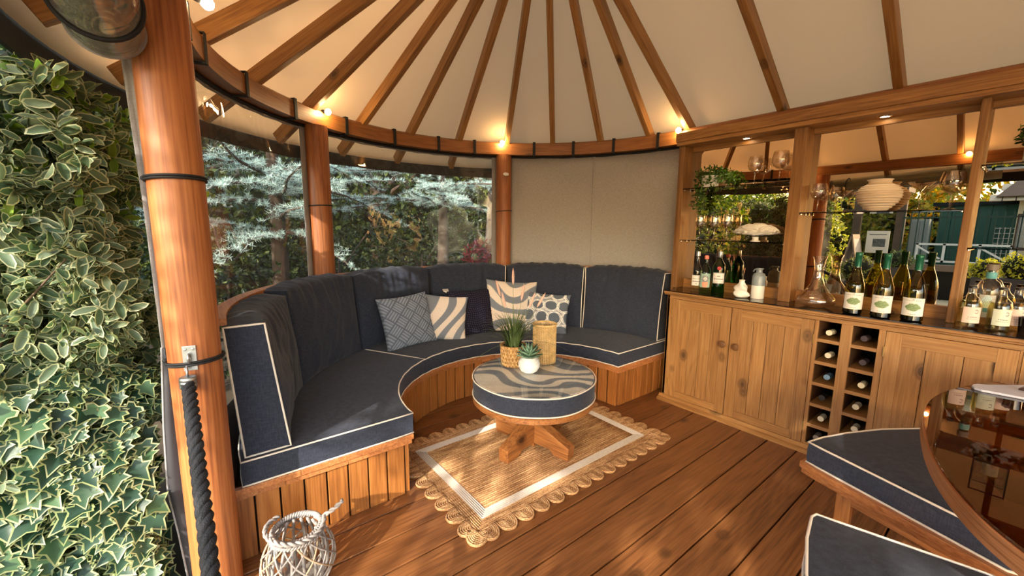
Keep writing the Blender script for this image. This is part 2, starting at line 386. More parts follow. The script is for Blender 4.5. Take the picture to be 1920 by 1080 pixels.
# black hem under the ring beam
def arc_path(a0, a1, r, z, n=40): return [pol(a0+(a1-a0)*i/n, r)+(z,) for i in range(n+1)]
pth = [(-1.80, CY-RO+.01, ZB-.012)]+arc_path(-90, -268, RO-.01, ZB-.012, 90)
G().tube(pth, .013, 6).build('hem_cord', M['black'], ringb, smooth=1)
G().tube([(p[0]+(p[0]-CX)*.006, p[1]+(p[1]-CY)*.006, p[2]-.016+.003*math.sin(i*2.1)) for i, p in enumerate(pth)], .008, 6).build('hem_strip', M['webgrey'], ringb, smooth=1)
# ceiling lining
SL = .66; ZR0 = 2.425
def zl(r): return ZR0-SL*(r-1.70)
def shell(r0, r1, off0, off1, name, mt, th=.008):
    g = G(); radii = [r0, (r0*2+r1)/3, (r0+2*r1)/3, r1]
    for rr in radii:
        for x, y in oval(max(rr, .02), 4):
            g.v.append((x, y, zl(rr)+off0))
    n_ = len(oval(1, 4))
    for q in range(3):
        for i in range(n_): g.f.append((q*n_+i, q*n_+(i+1) % n_, (q+1)*n_+(i+1) % n_, (q+1)*n_+i)); g.m.append(0)
    me = g.build(name, mt, smooth=30, kind='structure')
    return me
ceil = shell(.02, 2.16, 0, .01, 'ceiling', M['canvas'])
roof = shell(.0, 2.17, .05, .06, 'roof', M['roofcloth'])
g = G(); o1, o2 = oval(2.165, 3), oval(2.18, 3); z1, z0 = zl(2.16)+.10, zl(2.16)-.10
n = len(o1)
for i in range(n): g.v += [(o1[i][0], o1[i][1], z0), (o1[i][0], o1[i][1], z1), (o2[i][0], o2[i][1], z1), (o2[i][0], o2[i][1], z0+.004*math.sin(i*1.7))]
for i in range(n):
    a, b = 4*i, 4*((i+1) % n)
    g.f += [(a, b, b+1, a+1), (a+1, b+1, b+2, a+2), (a+2, b+2, b+3, a+3), (a+3, b+3, b, a)]; g.m += [0]*4
g.build('eaves_skirt', M['roofdark'], roof, smooth=30)
# rafters
def rafter(cx, ang, r0, r1, w=.048, d=.088):
    L0 = math.hypot(r1-r0, SL*(r1-r0)); g = G().box(0, L0, -w/2, w/2, -d, 0)
    # rounded tail
    o = g.build('rafter', M['raft'], ceil, bev=.004)
    o.location = (cx+r0*math.cos(R_(ang)), CY+r0*math.sin(R_(ang)), zl(r0)-.002)
    o.rotation_euler = Matrix.Identity(3).to_euler()
    dx = Vector((math.cos(R_(ang)), math.sin(R_(ang)), -SL)).normalized(); dy = Vector((-math.sin(R_(ang)), math.cos(R_(ang)), 0)); dz = dx.cross(dy)
    o.rotation_euler = Matrix((dx, dy, dz)).transposed().to_euler(); return o
for a in (90.8, 102.9, 118.6, 134.4, 149.8, 165.9, -178, -162.4, -146.1, -128.5, -110.4, -92.5): rafter(CX+.03, a, .10, 2.11)
for x in (-1.25, -.62, .02, .66):
    rafter(x, 90, .05, 2.11); rafter(x, -90, .05, 2.11)
for i in range(12): rafter(C2X, -90+180*i/11, .10, 2.11)
o = G().box(CX-.06, C2X+.06, -.03, .03, -.12, -.01).build('ridge_beam', M['raft'], ceil, loc=(0, CY, zl(0)-.01), bev=.004)
# clear windows
def panel(name, a0, a1, start=None, zb=.48, clear=True):
    """hung panel following the round wall from angle a0 to a1 (degrees)"""
    pts = list(start or []); n = int(abs(a1-a0)/2.5)+1
    pts += [pol(a0+(a1-a0)*i/n, RO-.012) for i in range(n+1)]
    # arc length
    d = [0]
    for i in range(1, len(pts)): d.append(d[-1]+math.dist(pts[i], pts[i-1]))
    T = d[-1]
    def at(s):
        s = min(max(s, 0), T)
        for i in range(1, len(d)):
            if s <= d[i]:
                f = (s-d[i-1])/(d[i]-d[i-1]+1e-9); return (pts[i-1][0]*(1-f)+pts[i][0]*f, pts[i-1][1]*(1-f)+pts[i][1]*f)
        return pts[-1]
    def nor(s):
        p, q = at(s-.01), at(s+.01); t = Vector((q[0]-p[0], q[1]-p[1], 0))
        t = t.normalized() if t.length else Vector((1, 0, 0)); return Vector((-t.y, t.x, 0))
    def sheet(nm, s0, s1, z0, z1, mt, par, wob=0, th=.004, off=0):
        g = G(); nu = max(2, int((s1-s0)/.04)); nv = max(2, int((z1-z0)/.08))
        for i in range(nu+1):
            for j in range(nv+1):
                s = s0+(s1-s0)*i/nu; z = z0+(z1-z0)*j/nv; p = Vector((*at(s), z)); nn = nor(s)
                dd = off
                if wob:
                    dd += wob*mnoise.noise(Vector((s*5+z*3.2, z*1.1, 3.1)))+.4*wob*mnoise.noise(Vector((s*14+z*8, z*3, 1)))
                    dd += wob*1.5*math.exp(-((s-T+.25+(z-1.2)*-.22)/.03)**2)
                p += nn*dd; g.v.append(tuple(p))
        for i in range(nu):
            for j in range(nv): a = i*(nv+1)+j; g.f.append((a, a+nv+1, a+nv+2, a+1)); g.m.append(0)
        o = g.build(nm, mt, par, smooth=1)
        if th: s_ = o.modifiers.new('t', 'SOLIDIFY'); s_.thickness = th
        return o
    if clear:
        e = empty(name, (*at(T/2), 0), kind='structure'); inv = Matrix.Translation(e.location).inverted()
        L1 = [sheet('border', 0, .05, .0, ZB-.01, M['webgrey'], e), sheet('border', T-.055, T, .0, ZB-.01, M['webgrey'], e), sheet('lower_panel', .05, T-.055, 0, zb, M['screen'], e),
              sheet('pane', .045, T-.05, zb-.01, ZB-.008, M['pvc'], e, .012, 0)]
        for o in L1: o.location = -e.location
        return e
    o = sheet(name, 0, T, .0, ZB-.015, M['screen'], None, .006); tag(o, kind='structure')
    sm = sheet('seam', T*.478, T*.487, .0, ZB-.02, M['screen'], o, 0, .012)
    return o
st = [(P1[0]-.02, CY-RO+.012)]
win1 = panel('window_1', -90, -145.2, st)
win2 = panel('window_2', -150.4, -207.6)
wal = panel('wall_back', 147.6, 90, None, clear=False)
G().box(-1.99, C2X, CY+RO-.02, CY+RO-.005, 0, ZB).build('wall_bar', M['screen'], kind='structure')
# ------------------------------------------------------------ curved bench
bench = empty('curved_bench', (CX, CY, 0), label='curved slatted timber bench lining the round wall', cat='bench')
def P_(a, r): return (r*math.cos(R_(a)), r*math.sin(R_(a)))
def sector(r0, r1, a0, a1, n): return [P_(a0+(a1-a0)*i/n, r1) for i in range(n+1)]+[P_(a1+(a0-a1)*i/n, r0) for i in range(n+1)]
G().prism(sector(.925, 1.66, 91, 269, 60), .0, .29).build('carcass', M['blacksub'], bench)
n = 30
for i in range(n):
    a = 90+180*(i+.5)/n
    o = G().box(-.011, .011, -.0412, .0412, 0, .295).build('slat', M['slat'], bench, bev=.003) if i == 0 else dup(SL0, bench)
    if i == 0: SL0 = o
    o.location = (*P_(a, .912), 0); o.rotation_euler = (0, 0, R_(a))
for sgn in (-1, 1):
    for i in range(8):
        y = .93+(.79)*(i+.5)/8
        o = dup(SL0, bench); o.location = (-.006, sgn*y, 0); o.rotation_euler = (0, 0, 0); o.scale = (1, 1.11, 1)
for lay, (z0, z1, dr) in enumerate(((.318, .345, 0), (.292, .3175, .008))):
    m_ = 10 if lay == 0 else 9
    for i in range(m_):
        a0, a1 = 90+180*i/m_, 90+180*(i+1)/m_-.15
        G().prism(sector(.885+dr, 1.66, a0, a1, 8), z0, z1).build('ledge_board', M['ledge'], bench, bev=.002)
    for sgn in (-1, 1):
        for q in range(3):
            y0 = .885+dr+(.83-dr)*q/3+(.06 if lay and q else 0); y1 = .885+dr+(.83-dr)*(q+1)/3-.001+(.06 if lay and q < 2 else 0)
            ya, yb = sorted((sgn*y0, sgn*y1))
            G().box(0.0, .028-dr, ya, yb, z0, z1).build('ledge_board', M['ledge'], bench, bev=.002)
for i in range(6):
    G().prism(sector(1.66, 1.72, 91+178*i/6, 91+178*(i+1)/6-.2, 8), 1.045, 1.075).build('back_rail', M['ledge'], bench, bev=.002)
# ------------------------------------------------------------ soft things
def softbox(nn, fn, colfn=None):
    """surface of a box grid, mapped by fn(a,b,c) with a,b,c in [-1,1]"""
    na, nb, nc = nn; idx = {}; g = G(); cols = []
    def vid(i, j, k):
        key = (i, j, k)
        if key not in idx:
            a, b, c = 2*i/na-1, 2*j/nb-1, 2*k/nc-1
            idx[key] = len(g.v); g.v.append(tuple(fn(a, b, c)))
            if colfn: cols.append((*colfn(a, b, c), 1))
        return idx[key]
    for i in range(na):
        for j in range(nb):
            for k in (0, nc): g.f.append((vid(i, j, k), vid(i+1, j, k), vid(i+1, j+1, k), vid(i, j+1, k)))
    for i in range(na):
        for k in range(nc):
            for j in (0, nb): g.f.append((vid(i, j, k), vid(i+1, j, k), vid(i+1, j, k+1), vid(i, j, k+1)))
    for j in range(nb):
        for k in range(nc):
            for i in (0, na): g.f.append((vid(i, j, k), vid(i, j+1, k), vid(i, j+1, k+1), vid(i, j, k+1)))
    g.m = [0]*len(g.f)
    return (g, cols) if colfn else g
def seat_cushion(a0, a1, label, r0=.885, r1=1.66, z0=.347, z1=.46):
    e = empty('seat_cushion', (CX, CY, z0), label=label, cat='cushion', group='navy seat cushions on the curved bench')
    h = z1-z0
    ext0 = .02 if abs(a0-90) < 1 else 0; ext1 = .02 if abs(a1-270) < 1 else 0
    def base(a, r):
        x, y = P_(a, r)
        if ext0 and abs(a-a0) < .01: x += ext0
        if ext1 and abs(a-a1) < .01: x += ext1
        return x, y
    def fn(a, b, c):
        an = a0+(a1-a0)*(a+1)/2; r = r0+(r1-r0)*(b+1)/2
        x, y = base(an, r); z = h*(c+1)/2
        e_ = (1-a**8)*(1-b**6)
        if c > 0: z += .012*e_*c+.003*mnoise.noise(Vector((x*6, y*6, 0)))*e_
        if b == -1: x, y = base(an, r-.006*(1-c*c)*(1-a**6))
        return x, y, z
    softbox((max(8, int((a1-a0)/2.5)), 8, 4), fn).build('cushion_body', M['navy'], e, smooth=50)
    for z in (0.002, h):
        n = int((a1-a0)/2)
        pts = [base(a0+(a1-a0)*i/n, r0-.002)+(z+.0015*math.sin(i*1.3),) for i in range(n+1)]
        pts += [base(a1, r0+(r1-r0)*i/8)+(z,) for i in range(1, 9)]
        pts += [base(a1+(a0-a1)*i/n, r1)+(z,) for i in range(1, n+1)]
        pts += [base(a0, r1+(r0-r1)*i/8)+(z,) for i in range(1, 8)]
        G().tube(pts, .0042, 6, True).build('piping', M['pipe'], e, smooth=1)
    return e
seat_cushion(208.6, 270, 'navy seat cushion at the left end of the bench, beside the nearest post')
seat_cushion(151.5, 208.4, 'middle navy seat cushion of the bench, under the scatter cushions')
seat_cushion(90, 151.3, 'navy seat cushion at the right end of the bench, beside the bar cabinet')
def back_cushion(a0, a1, label, top=.60, seed=0, puff=.065, ends=(-1, 1)):
    am = (a0+a1)/2
    e = empty('back_cushion', (CX, CY, .465), label=label, cat='cushion', group='navy back cushions around the bench')
    A0, A1 = a0+.35, a1-.35
    def rad(b, c):  # outer at c=1 (wall), inner at c=-1
        lean = .035*(b+1)/2
        return (1.66 if c > 0 else 1.66)-(.0 if c > 0 else 0)-(1-c)/2*(.175-.03*(b+1)/2)+lean-.02
    def fn(a, b, c):
        an = A0+(A1-A0)*(a+1)/2; r = rad(b, c)
        e_ = (1-a*a)*(1-b*b)
        w = mnoise.noise(Vector((an*.12+seed, b*1.5, seed*3.1)))+.5*mnoise.noise(Vector((an*.5+seed+b*1.5, b*2.2, seed)))
        if c < 0: r -= -c*(puff*(e_**.6)+.022*w*(1-abs(a)**6)*(1-b**8))
        z = top*(b+1)/2
        tu = (math.sin(an*1.15+seed*5+1.5*b)+.8*math.sin(an*2.6+seed*3))*math.exp(-((b-1)/.45)**2)
        if c < 0: r += .006*tu*(1-a**4)*-c
        z += (b > 0)*(b**3)*((1-a**4)*.016+.004*tu*(1-a**6)*(1-c*c*.5)+.02*(1-c*c)*(1-a**6))
        rr = .97+.03*(1-abs(b)**6)
        an2 = am+(an-am)*(1-.02*(1-b*b))
        x, y = P_(an2, r); return x, y, z
    softbox((60, 30, 6), fn).build('cushion_body', M['navy'], e, smooth=60)
    for a_ in ends:
        pts = []
        for i in range(20): pts.append(fn(a_, -1+2*i/20, -1))
        for i in range(8): pts.append(fn(a_, 1, -1+2*i/8))
        for i in range(20): pts.append(fn(a_, 1-2*i/20, 1))
        for i in range(8): pts.append(fn(a_, -1, 1-2*i/8))
        cc = Vector(P_(am, 1.5)+(top/2,))
        pts = [tuple(Vector(p)+(Vector(p)-cc).normalized()*.002) for p in pts]
        G().tube(pts, .0045, 6, True).build('piping', M['pipe'], e, smooth=1)
    return e
for i, (a0, lab) in enumerate(((240, 'navy back cushion at the left end, piped edge facing the nearest post'), (210, 'second navy back cushion from the left, in front of the first window'),
                               (180, 'navy back cushion catching the sun, left of the scatter cushions'), (150, 'navy back cushion behind the dark woven scatter cushion'),
                               (120, 'navy back cushion left of the last one, behind the ring-patterned scatter cushion'), (90, 'navy back cushion at the right end, beside the bar'))):
    back_cushion(a0, a0+30, lab, .60 if i else .575, i*1.7, .065, ((1,), (), (), (-1,), (-1,), (-1, 1))[i])
# scatter cushions
BG, CRM = (S(118, 124, 134)[:3]), (S(214, 200, 186)[:3])
def zebra(x, y, s=1.0, ph=0):
    wv = math.sin(x*2.6*s+1.5*math.sin(y*1.7*s+ph)+ph)*1.5+math.sin(y*1.9*s-x*2.1*s+ph*2)*1.1
    v = math.sin(y*8.6*s+x*2.4*s+wv*1.35)
    t = min(1, max(0, v*7+.5+.3)); return tuple(BG[i]*(1-t)+CRM[i]*t for i in range(3))
def circles():
    cs = []
    r_ = random.Random(3)
    for j in range(4):
        for i in range(4):
            cs.append((-.85+.60*i+(.12 if j % 2 else -.12)+r_.uniform(-.03, .03), -.84+.60*j+r_.uniform(-.04, .04), .235+r_.uniform(-.02, .03), r_.uniform(.85, 1.15)))
    return cs
CIR = circles()
def ringpat(x, y):
    col = S(140, 144, 148)[:3]; d_ = S(92, 100, 110)[:3]; wht = S(232, 228, 220)[:3]
    best = None
    for cx, cy, r, e in CIR:
        d = math.hypot((x-cx)*e, (y-cy)/e)
        if d < r: col = d_
    for cx, cy, r, e in CIR:
        an = math.atan2(y-cy, x-cx)
        for q in range(4):
            rr = r+.02+.022*q+.02*math.sin(an*2+q*2+cx*9); dd = abs(math.hypot((x-cx)*e, (y-cy)/e)-rr)
            if dd < .009: col = wht
    return col
def herring(x, y):
    """diagonal basket herringbone: returns rib height 0..1"""
    u = (x+y)*3.1; v = (x-y)*3.1
    iu, iv = math.floor(u), math.floor(v)
    t = (u*4) if (iu+iv) % 2 == 0 else (v*4)
    e = min(u-iu, 1-(u-iu), v-iv, 1-(v-iv))
    return abs(math.sin(PI*t))*min(1, e*9)
def woven(x, y):
    return (.5+.5*math.sin(x*62+3*math.sin(y*9)))*(.5+.5*math.sin(y*62+3*math.sin(x*7+1)))
def scatter(name, wd, ht, th, loc, yaw, lean, roll, label, mt, colfn=None, dispfn=None, n=96):
    e = empty(name, loc, label=label, cat='cushion')
    def fn(a, b, c):
        ee = max(0, (1-a*a)*(1-b*b))
        t = th/2*(ee**.42)
        pin = .07
        x = wd/2*a*(1-pin*(1-b*b)); y = ht/2*b*(1-pin*(1-a*a))
        d = 0
        if dispfn and c < 0 and ee > .02: d = .006*dispfn(a, b)
        d += .006*mnoise.noise(Vector((a*2, b*2, wd*9)))*ee
        return x, (t+.003+d)*c*1.0, y+ht/2*.93
    cf = None
    if colfn: cf = lambda a, b, c: colfn(a, b)
    r = softbox((n, n, 2), fn, cf)
    g, cols = r if colfn else (r, None)
    o = g.build('cover', mt, e, smooth=1, col=cols)
    pts = [fn(-1+2*i/24, -1, 0) for i in range(24)]+[fn(1, -1+2*i/24, 0) for i in range(24)]+[fn(1-2*i/24, 1, 0) for i in range(24)]+[fn(-1, 1-2*i/24, 0) for i in range(24)]
    e.rotation_euler = (Matrix.Rotation(R_(yaw), 3, 'Z') @ Matrix.Rotation(R_(-lean), 3, 'X') @ Matrix.Rotation(R_(roll), 3, 'Y')).to_euler()
    return e, pts
M['pat'] = fabric('printed cotton', BG+(1,), None, 500, attr=True, bump=.2, sheen=0)
M['quilt'] = fabric('quilted blue grey cotton', S(112, 124, 138), S(138, 149, 162), 500, bump=.2)
M['weave'] = fabric('dark aubergine chunky weave', S(34, 30, 44), S(52, 48, 66), 120, bump=.8)
SZ = .472
def face(x, y): return math.degrees(math.atan2(y-0, x-0))-90   # yaw so that local -Y looks towards the entrance
def rad_yaw(x, y): return math.degrees(math.atan2(y-CY, x-CX))-90
def herring(x, y):
    u = (x+y)*1.75+.2; v = (x-y)*1.75+.1
    iu, iv = math.floor(u), math.floor(v)
    t = (u*4) if (iu+iv) % 2 == 0 else (v*4)
    e = min(u-iu, 1-(u-iu), v-iv, 1-(v-iv))
    return abs(math.sin(PI*t))*min(1, e*9)
def hcol(a, b):
    h = herring(a, b); c0, c1 = S(84, 92, 104)[:3], S(134, 142, 156)[:3]; return tuple(c0[i]*(1-h)+c1[i]*h for i in range(3))
def wcol(a, b):
    h = woven(a, b)**.7; c0, c1 = S(16, 14, 24)[:3], S(58, 54, 76)[:3]; return tuple(c0[i]*(1-h)+c1[i]*h for i in range(3))
e, p = scatter('scatter_cushion', .46, .45, .15, (-3.12, 1.39, SZ), rad_yaw(-3.15, 1.40)-12, 20, -3, 'blue-grey quilted scatter cushion with a diagonal basket-weave pattern', M['pat'], hcol, herring, 170)
e, p = scatter('scatter_cushion', .42, .42, .14, (-3.13, 1.67, SZ), rad_yaw(-3.2, 1.70)-24, 24, 7, 'grey and cream wavy printed scatter cushion between the quilted and the dark one', M['pat'], lambda a, b: zebra(.5*b+.9*a*.6, a-.6*b, .95, 2.2), None, 96)
e, p = scatter('scatter_cushion', .44, .44, .14, (-3.12, 2.0, SZ), rad_yaw(-3.2, 2.05)+2, 22, 0, 'dark aubergine chunky woven scatter cushion', M['pat'], wcol, woven, 170)
g = G()
for i in range(9):
    dx = -.222+(i-4)*.006
    g.tube([(-.2, 0, .40), (dx, -.01, .425), (dx*1.03, -.012, .445)], .002, 4)
g.build('tassel', M['pipe'], e, smooth=1)
e, p = scatter('scatter_cushion', .52, .52, .15, (-3.01, 2.36, SZ), rad_yaw(-3.13, 2.46)+8, 22, 5, 'large grey and cream wavy printed scatter cushion behind the grass plant', M['pat'], lambda a, b: zebra(a, b-.2*a, 1.05, .4), None, 96)
e, p = scatter('scatter_cushion', .45, .40, .14, (-2.80, 2.575, SZ), rad_yaw(-2.91, 2.67)-6, 24, 3, 'grey scatter cushion printed with scribbled white rings', M['pat'], ringpat, None, 150)
# ------------------------------------------------------------ round upholstered stool table
SX, SY = -1.93, 1.70
st = empty('round_table', (SX, SY, .012), label='round low table with navy cushion band, wavy print top and timber cross foot', cat='table')
g = G().lathe([(0, 0), (.39, 0), (.402, .008), (.402, .038), (.39, .046), (0, .046)], 64, (0, 0, .325)); g.build('wooden_disc', M['oakx'], st, smooth=40)
h0, h1 = .371, .485
g = G().lathe([(0, h0), (.385, h0), (.397, h0+.006), (.401, (h0+h1)/2), (.397, h1-.006), (.39, h1)], 64); g.build('cushion_band', M['navy'], st, smooth=40)
g = G(); cols = []; nr, na = 60, 200
tone = lambda c: (min(.85, c[0]*1.3), min(.85, c[1]*1.42), min(.85, c[2]*1.6))  # print lightened and cooled in colour to make up for weak light
for i in range(nr+1):
    for k in range(na):
        r = .392*i/nr; a = 2*PI*k/na; x, y = r*math.cos(a), r*math.sin(a); g.v.append((x, y, h1+.002+.001*math.cos(r*4)))
        ca, sa = math.cos(.9), math.sin(.9); cols.append((*tone(zebra((x*ca+y*sa)/.25+.35*math.sin(y*9), (-x*sa+y*ca)/.25+.3*math.sin(x*11+1), 1.1, 1.3)), 1))
for i in range(nr):
    for k in range(na): g.f.append((i*na+k, i*na+(k+1) % na, (i+1)*na+(k+1) % na, (i+1)*na+k)); g.m.append(0)
g.build('printed_top', M['pat'], st, smooth=1, col=cols)
for z in (h0+.003, h1+.001):
    G().tube([(.402*math.cos(a), .402*math.sin(a), z+.0015*math.sin(a*7)) for a in np.linspace(0, 2*PI, 90, endpoint=False)], .0045, 6, True).build('piping', M['pipe'], st, smooth=1)
G().lathe([(0, h1+.006), (.392, h1+.006), (.396, h1+.009), (.392, h1+.012), (0, h1+.012)], 72).build('glass_top', thin_glass('table top glass', (.97, .98, .97, 1), 1.22, gloss=(.6, .6, .6, 1)), st, smooth=40)
G().box(-.036, .036, -.036, .036, .0, .325).build('column', M['oakz'], st, bev=.004).rotation_euler = (0, 0, R_(10))
for i in range(4):
    g = G(); pr = [(.0, .004), (.30, .004), (.335, .012) if 0 else (.30, .004), (.315, .012), (.315, .085), (.05, .20), (.036, .20)]
    pr = [(.036, .03), (.16, .03), (.20, .0), (.30, .0), (.305, .085), (.036, .19)]
    n = len(pr); W = .037
    g.v = [(x, -W, z) for x, z in pr]+[(x, W, z) for x, z in pr]
    g.f = [tuple(range(n)), tuple(range(2*n-1, n-1, -1))]+[(k, (k+1) % n, n+(k+1) % n, n+k) for k in range(n)]; g.m = [0]*len(g.f)
    g.build('foot', M['oakx'], st, bev=.004).rotation_euler = (0, 0, R_(12+90*i))
TZ = .012+h1+.0125
# grass plant
gp = empty('grass_plant', (SX-.07, SY-.10, TZ) if 0 else (-1.955, 1.585, TZ), label='pink-plumed grass plant in a woven basket pot on the round table', cat='plant')
gp.location = (-2.135, 1.69, TZ); gp.scale = (1.15, 1.15, 1.15)
bw = plain('woven water hyacinth', S(196, 158, 106), .8, bump=.5, bscale=120, var=.25, vscale=40)
bw2 = plain('woven strap brown', S(170, 126, 74), .8, bump=.4, bscale=120)
G().lathe([(0, 0), (.060, 0), (.066, .01), (.076, .13), (.072, .13), (.062, .02), (0, .02)], 32).build('basket_pot', bw2, gp, smooth=40)
g = G()
for i in range(22):
    for j in range(5):
        for sg in (-1, 1):
            z0 = .006+j*.025; a = 2*PI*(i+(.5 if j % 2 else 0))/22; r0 = .067+.010*z0/.13
            da = 2*PI/22/2
            p0 = Vector(((r0+.002)*math.cos(a), (r0+.002)*math.sin(a), z0)); p1 = Vector(((r0+.005)*math.cos(a+sg*da), (r0+.005)*math.sin(a+sg*da), z0+.022))
            g.tube([p0, (p0+p1)/2*1.0, p1], .0042, 4)
g.build('weave', bw, gp, smooth=1)
G().lathe([(0, .12), (.068, .12)], 16).build('soil', M['soil'], gp)
def blade(g, p, w):
    n = len(p); P = [Vector(q) for q in p]
    for i, q in enumerate(P):
        t = (P[min(i+1, n-1)]-P[max(i-1, 0)]).normalized(); s = t.cross(Vector((0, 0, 1)));
        s = s.normalized() if s.length > .05 else Vector((1, 0, 0)); ww = w*(1-(i/(n-1))**1.6)+.0003
        g.v += [tuple(q-s*ww), tuple(q+s*ww)]
    o = len(g.v)-2*n
    for i in range(n-1): a = o+2*i; g.f.append((a, a+1, a+3, a+2)); g.m.append(0)
gg = G(); r_ = random.Random(5)
for i in range(150):
    a = r_.uniform(0, 2*PI); b = r_.uniform(.0, .05); h = r_.uniform(.17, .31); sp = r_.uniform(.04, .21)*(1.8 if r_.random() < .12 else 1)
    if sp > .22: h *= .65
    p = []
    for k in range(7):
        t = k/6; rr = b+sp*t**1.8; z = .11+h*(t-.35*t**3*(sp/.13))
        p.append((rr*math.cos(a), rr*math.sin(a), z))
    blade(gg, p, .0042)
gg.build('grass_blades', plain('grass green', S(74, 92, 50), .5, var=.3, vscale=60), gp, kind='stuff')
plum = plain('pink plume', S(216, 176, 158), .9, bump=1, bscale=400)
for (a, sp, h) in ((2.6, .05, .40), (1.2, .05, .31), (-1.9, .06, .27), (3.6, .10, .33), (.9, .15, .27), (.7, .10, .27)):
    pts = [(sp*t*math.cos(a), sp*t*math.sin(a), .11+h*t) for t in (0, .4, .7, 1.0)]
    s_ = G().tube(pts, .0012, 5).build('plume_stem', M['leafdark'] if 0 else plain('stem', S(120, 130, 80), .6), gp, smooth=1)
    d = Vector(pts[-1])-Vector(pts[-2]); d.normalize(); q = Vector(pts[-1])
    G().tube([tuple(q+d*.075*t) for t in (-.35, -.1, .3, .7, 1)], [.002, .0075, .0085, .006, .001], 9).build('plume', plum, gp, smooth=1)
# succulent
su = empty('succulent_plant', (-1.885, 1.575, TZ), label='small succulent in a round white ribbed pot on the round table', cat='plant')
su.location = (-1.955, 1.68, TZ); su.scale = (1.1, 1.1, 1.1)
prof = [(0, 0), (.028, 0), (.045, .012), (.062, .038), (.064, .058), (.055, .082), (.040, .096), (.036, .096), (.036, .09), (0, .088)]
g = G().lathe(prof, 48); g.build('pot', plain('white ribbed ceramic', S(214, 214, 212), .7, bump=.3, bscale=300), su, smooth=40)
g = G()
for j in range(9):
    z = .014+j*.0085; r = np.interp(z, [p[1] for p in prof[1:7]], [p[0] for p in prof[1:7]])
    g.tube([((r+.0006)*math.cos(a), (r+.0006)*math.sin(a), z) for a in np.linspace(0, 2*PI, 40, endpoint=False)], .0022, 5, True)
g.build('ribs', plain('white rib', S(226, 226, 224), .6), su, smooth=1)
sg = plain('succulent green', S(112, 146, 120), .45, var=.25, vscale=30)
def succ_leaf(Lf, Wf):
    g = G(); n = 8
    for i in range(n+1):
        t = i/n; w = Wf*math.sin(PI*min(1, t*.86+.14))**.8*(1-t**5)+.0004; th = .005*(1-t)+.0006
        g.v += [(-w, t*Lf, .004*t+.0035), (0, t*Lf, -th), (w, t*Lf, .004*t+.0035), (0, t*Lf, th*.35)]
    for i in range(n):
        for k in range(4): a = 4*i; g.f.append((a+k, a+(k+1) % 4, a+4+(k+1) % 4, a+4+k)); g.m.append(0)
    g.f += [(0, 1, 2, 3)]; g.m += [0]; return g
l0 = None
for tier, (cnt, el, Lf) in enumerate(((9, 12, .082), (9, 32, .085), (8, 52, .085), (5, 72, .08))):
    for i in range(cnt):
        if l0 is None: l0 = o = succ_leaf(.082, .0125).build('leaf', sg, su, smooth=1)
        else: o = dup(l0, su)
        o.location = (0, 0, .094+tier*.004); o.scale = (1, Lf/.082, 1)
        o.rotation_euler = (Matrix.Rotation(2*PI*(i+.5*(tier % 2))/cnt+tier, 3, 'Z') @ Matrix.Rotation(R_(el), 3, 'X')).to_euler()
# rattan cylinder lantern
rl = empty('rattan_lantern', (-2.02, 1.79, TZ), label='tall cylindrical woven rattan lantern on the round table', cat='lantern')
rl.location = (-2.065, 1.915, TZ); rl.scale = (1.12, 1.12, 1.22)
rt = plain('rattan', S(206, 172, 116), .6, bump=.4, bscale=200, var=.25, vscale=30)
g = G(); R0, H0 = .072, .225
for i in range(40):
    a = 2*PI*i/40; g.tube([(R0*math.cos(a), R0*math.sin(a), z) for z in (0, H0)], .0028, 5)
g.build('upright_canes', rt, rl, smooth=1)
g = G()
for j in range(26):
    z = .006+j*.0085
    g.tube([((R0+.0025*math.sin(20*a+j*PI))*math.cos(a), (R0+.0025*math.sin(20*a+j*PI))*math.sin(a), z) for a in np.linspace(0, 2*PI, 80, endpoint=False)], .0022, 4, True)
g.build('woven_canes', rt, rl, smooth=1)
g = G()
for z in (H0,): g.tube([((R0+.002)*math.cos(a), (R0+.002)*math.sin(a), z) for a in np.linspace(0, 2*PI, 40, endpoint=False)], .0055, 6, True)
g.build('rim', rt, rl, smooth=1)
G().lathe([(0, .004), (.064, .004), (.064, H0-.01), (.062, H0-.01), (.062, .006), (0, .006)], 32).build('glass_liner', M['glass'], rl, smooth=40)
# ------------------------------------------------------------ rug
rug = empty('jute_rug', (-1.93, 1.72, .002), label='jute rug with a pale border stripe and a scalloped braided edge under the round table', cat='rug')
jute = None
m, nt, out = mat('braided jute'); tc = nd(nt, 'TexCoord'); mp = nd(nt, 'Mapping'); mp.inputs['Scale'].default_value = (90, 7, 30) ; L(nt, tc.outputs['Object'], mp.inputs[0])
n1 = nd(nt, 'TexNoise', i_Scale=1.0, i_Detail=4.0); L(nt, mp.outputs[0], n1.inputs['Vector'])
n2 = nd(nt, 'TexNoise', i_Scale=170.0, i_Detail=2.0); L(nt, tc.outputs['Object'], n2.inputs['Vector'])
ad = nd(nt, 'Math', operation='ADD'); L(nt, n1.outputs['Fac'], ad.inputs[0]); L(nt, n2.outputs['Fac'], ad.inputs[1])
hf = nd(nt, 'Math', operation='MULTIPLY', i_1=.5); L(nt, ad.outputs[0], hf.inputs[0])
b = nd(nt, 'BsdfPrincipled', i_Roughness=.9); L(nt, ramp(nt, hf.outputs[0], [(.36, S(112, 76, 44)), (.5, S(170, 126, 82)), (.64, S(214, 176, 128))]), b.inputs['Base Color'])
bp = nd(nt, 'Bump', i_Strength=.9, i_Distance=.004); L(nt, hf.outputs[0], bp.inputs['Height']); L(nt, bp.outputs[0], b.inputs['Normal']); L(nt, b.outputs[0], out.inputs[0]); jute = m
cott = plain('pale cotton braid', S(206, 196, 184), .9, bump=.6, bscale=160, var=.08, vscale=60)
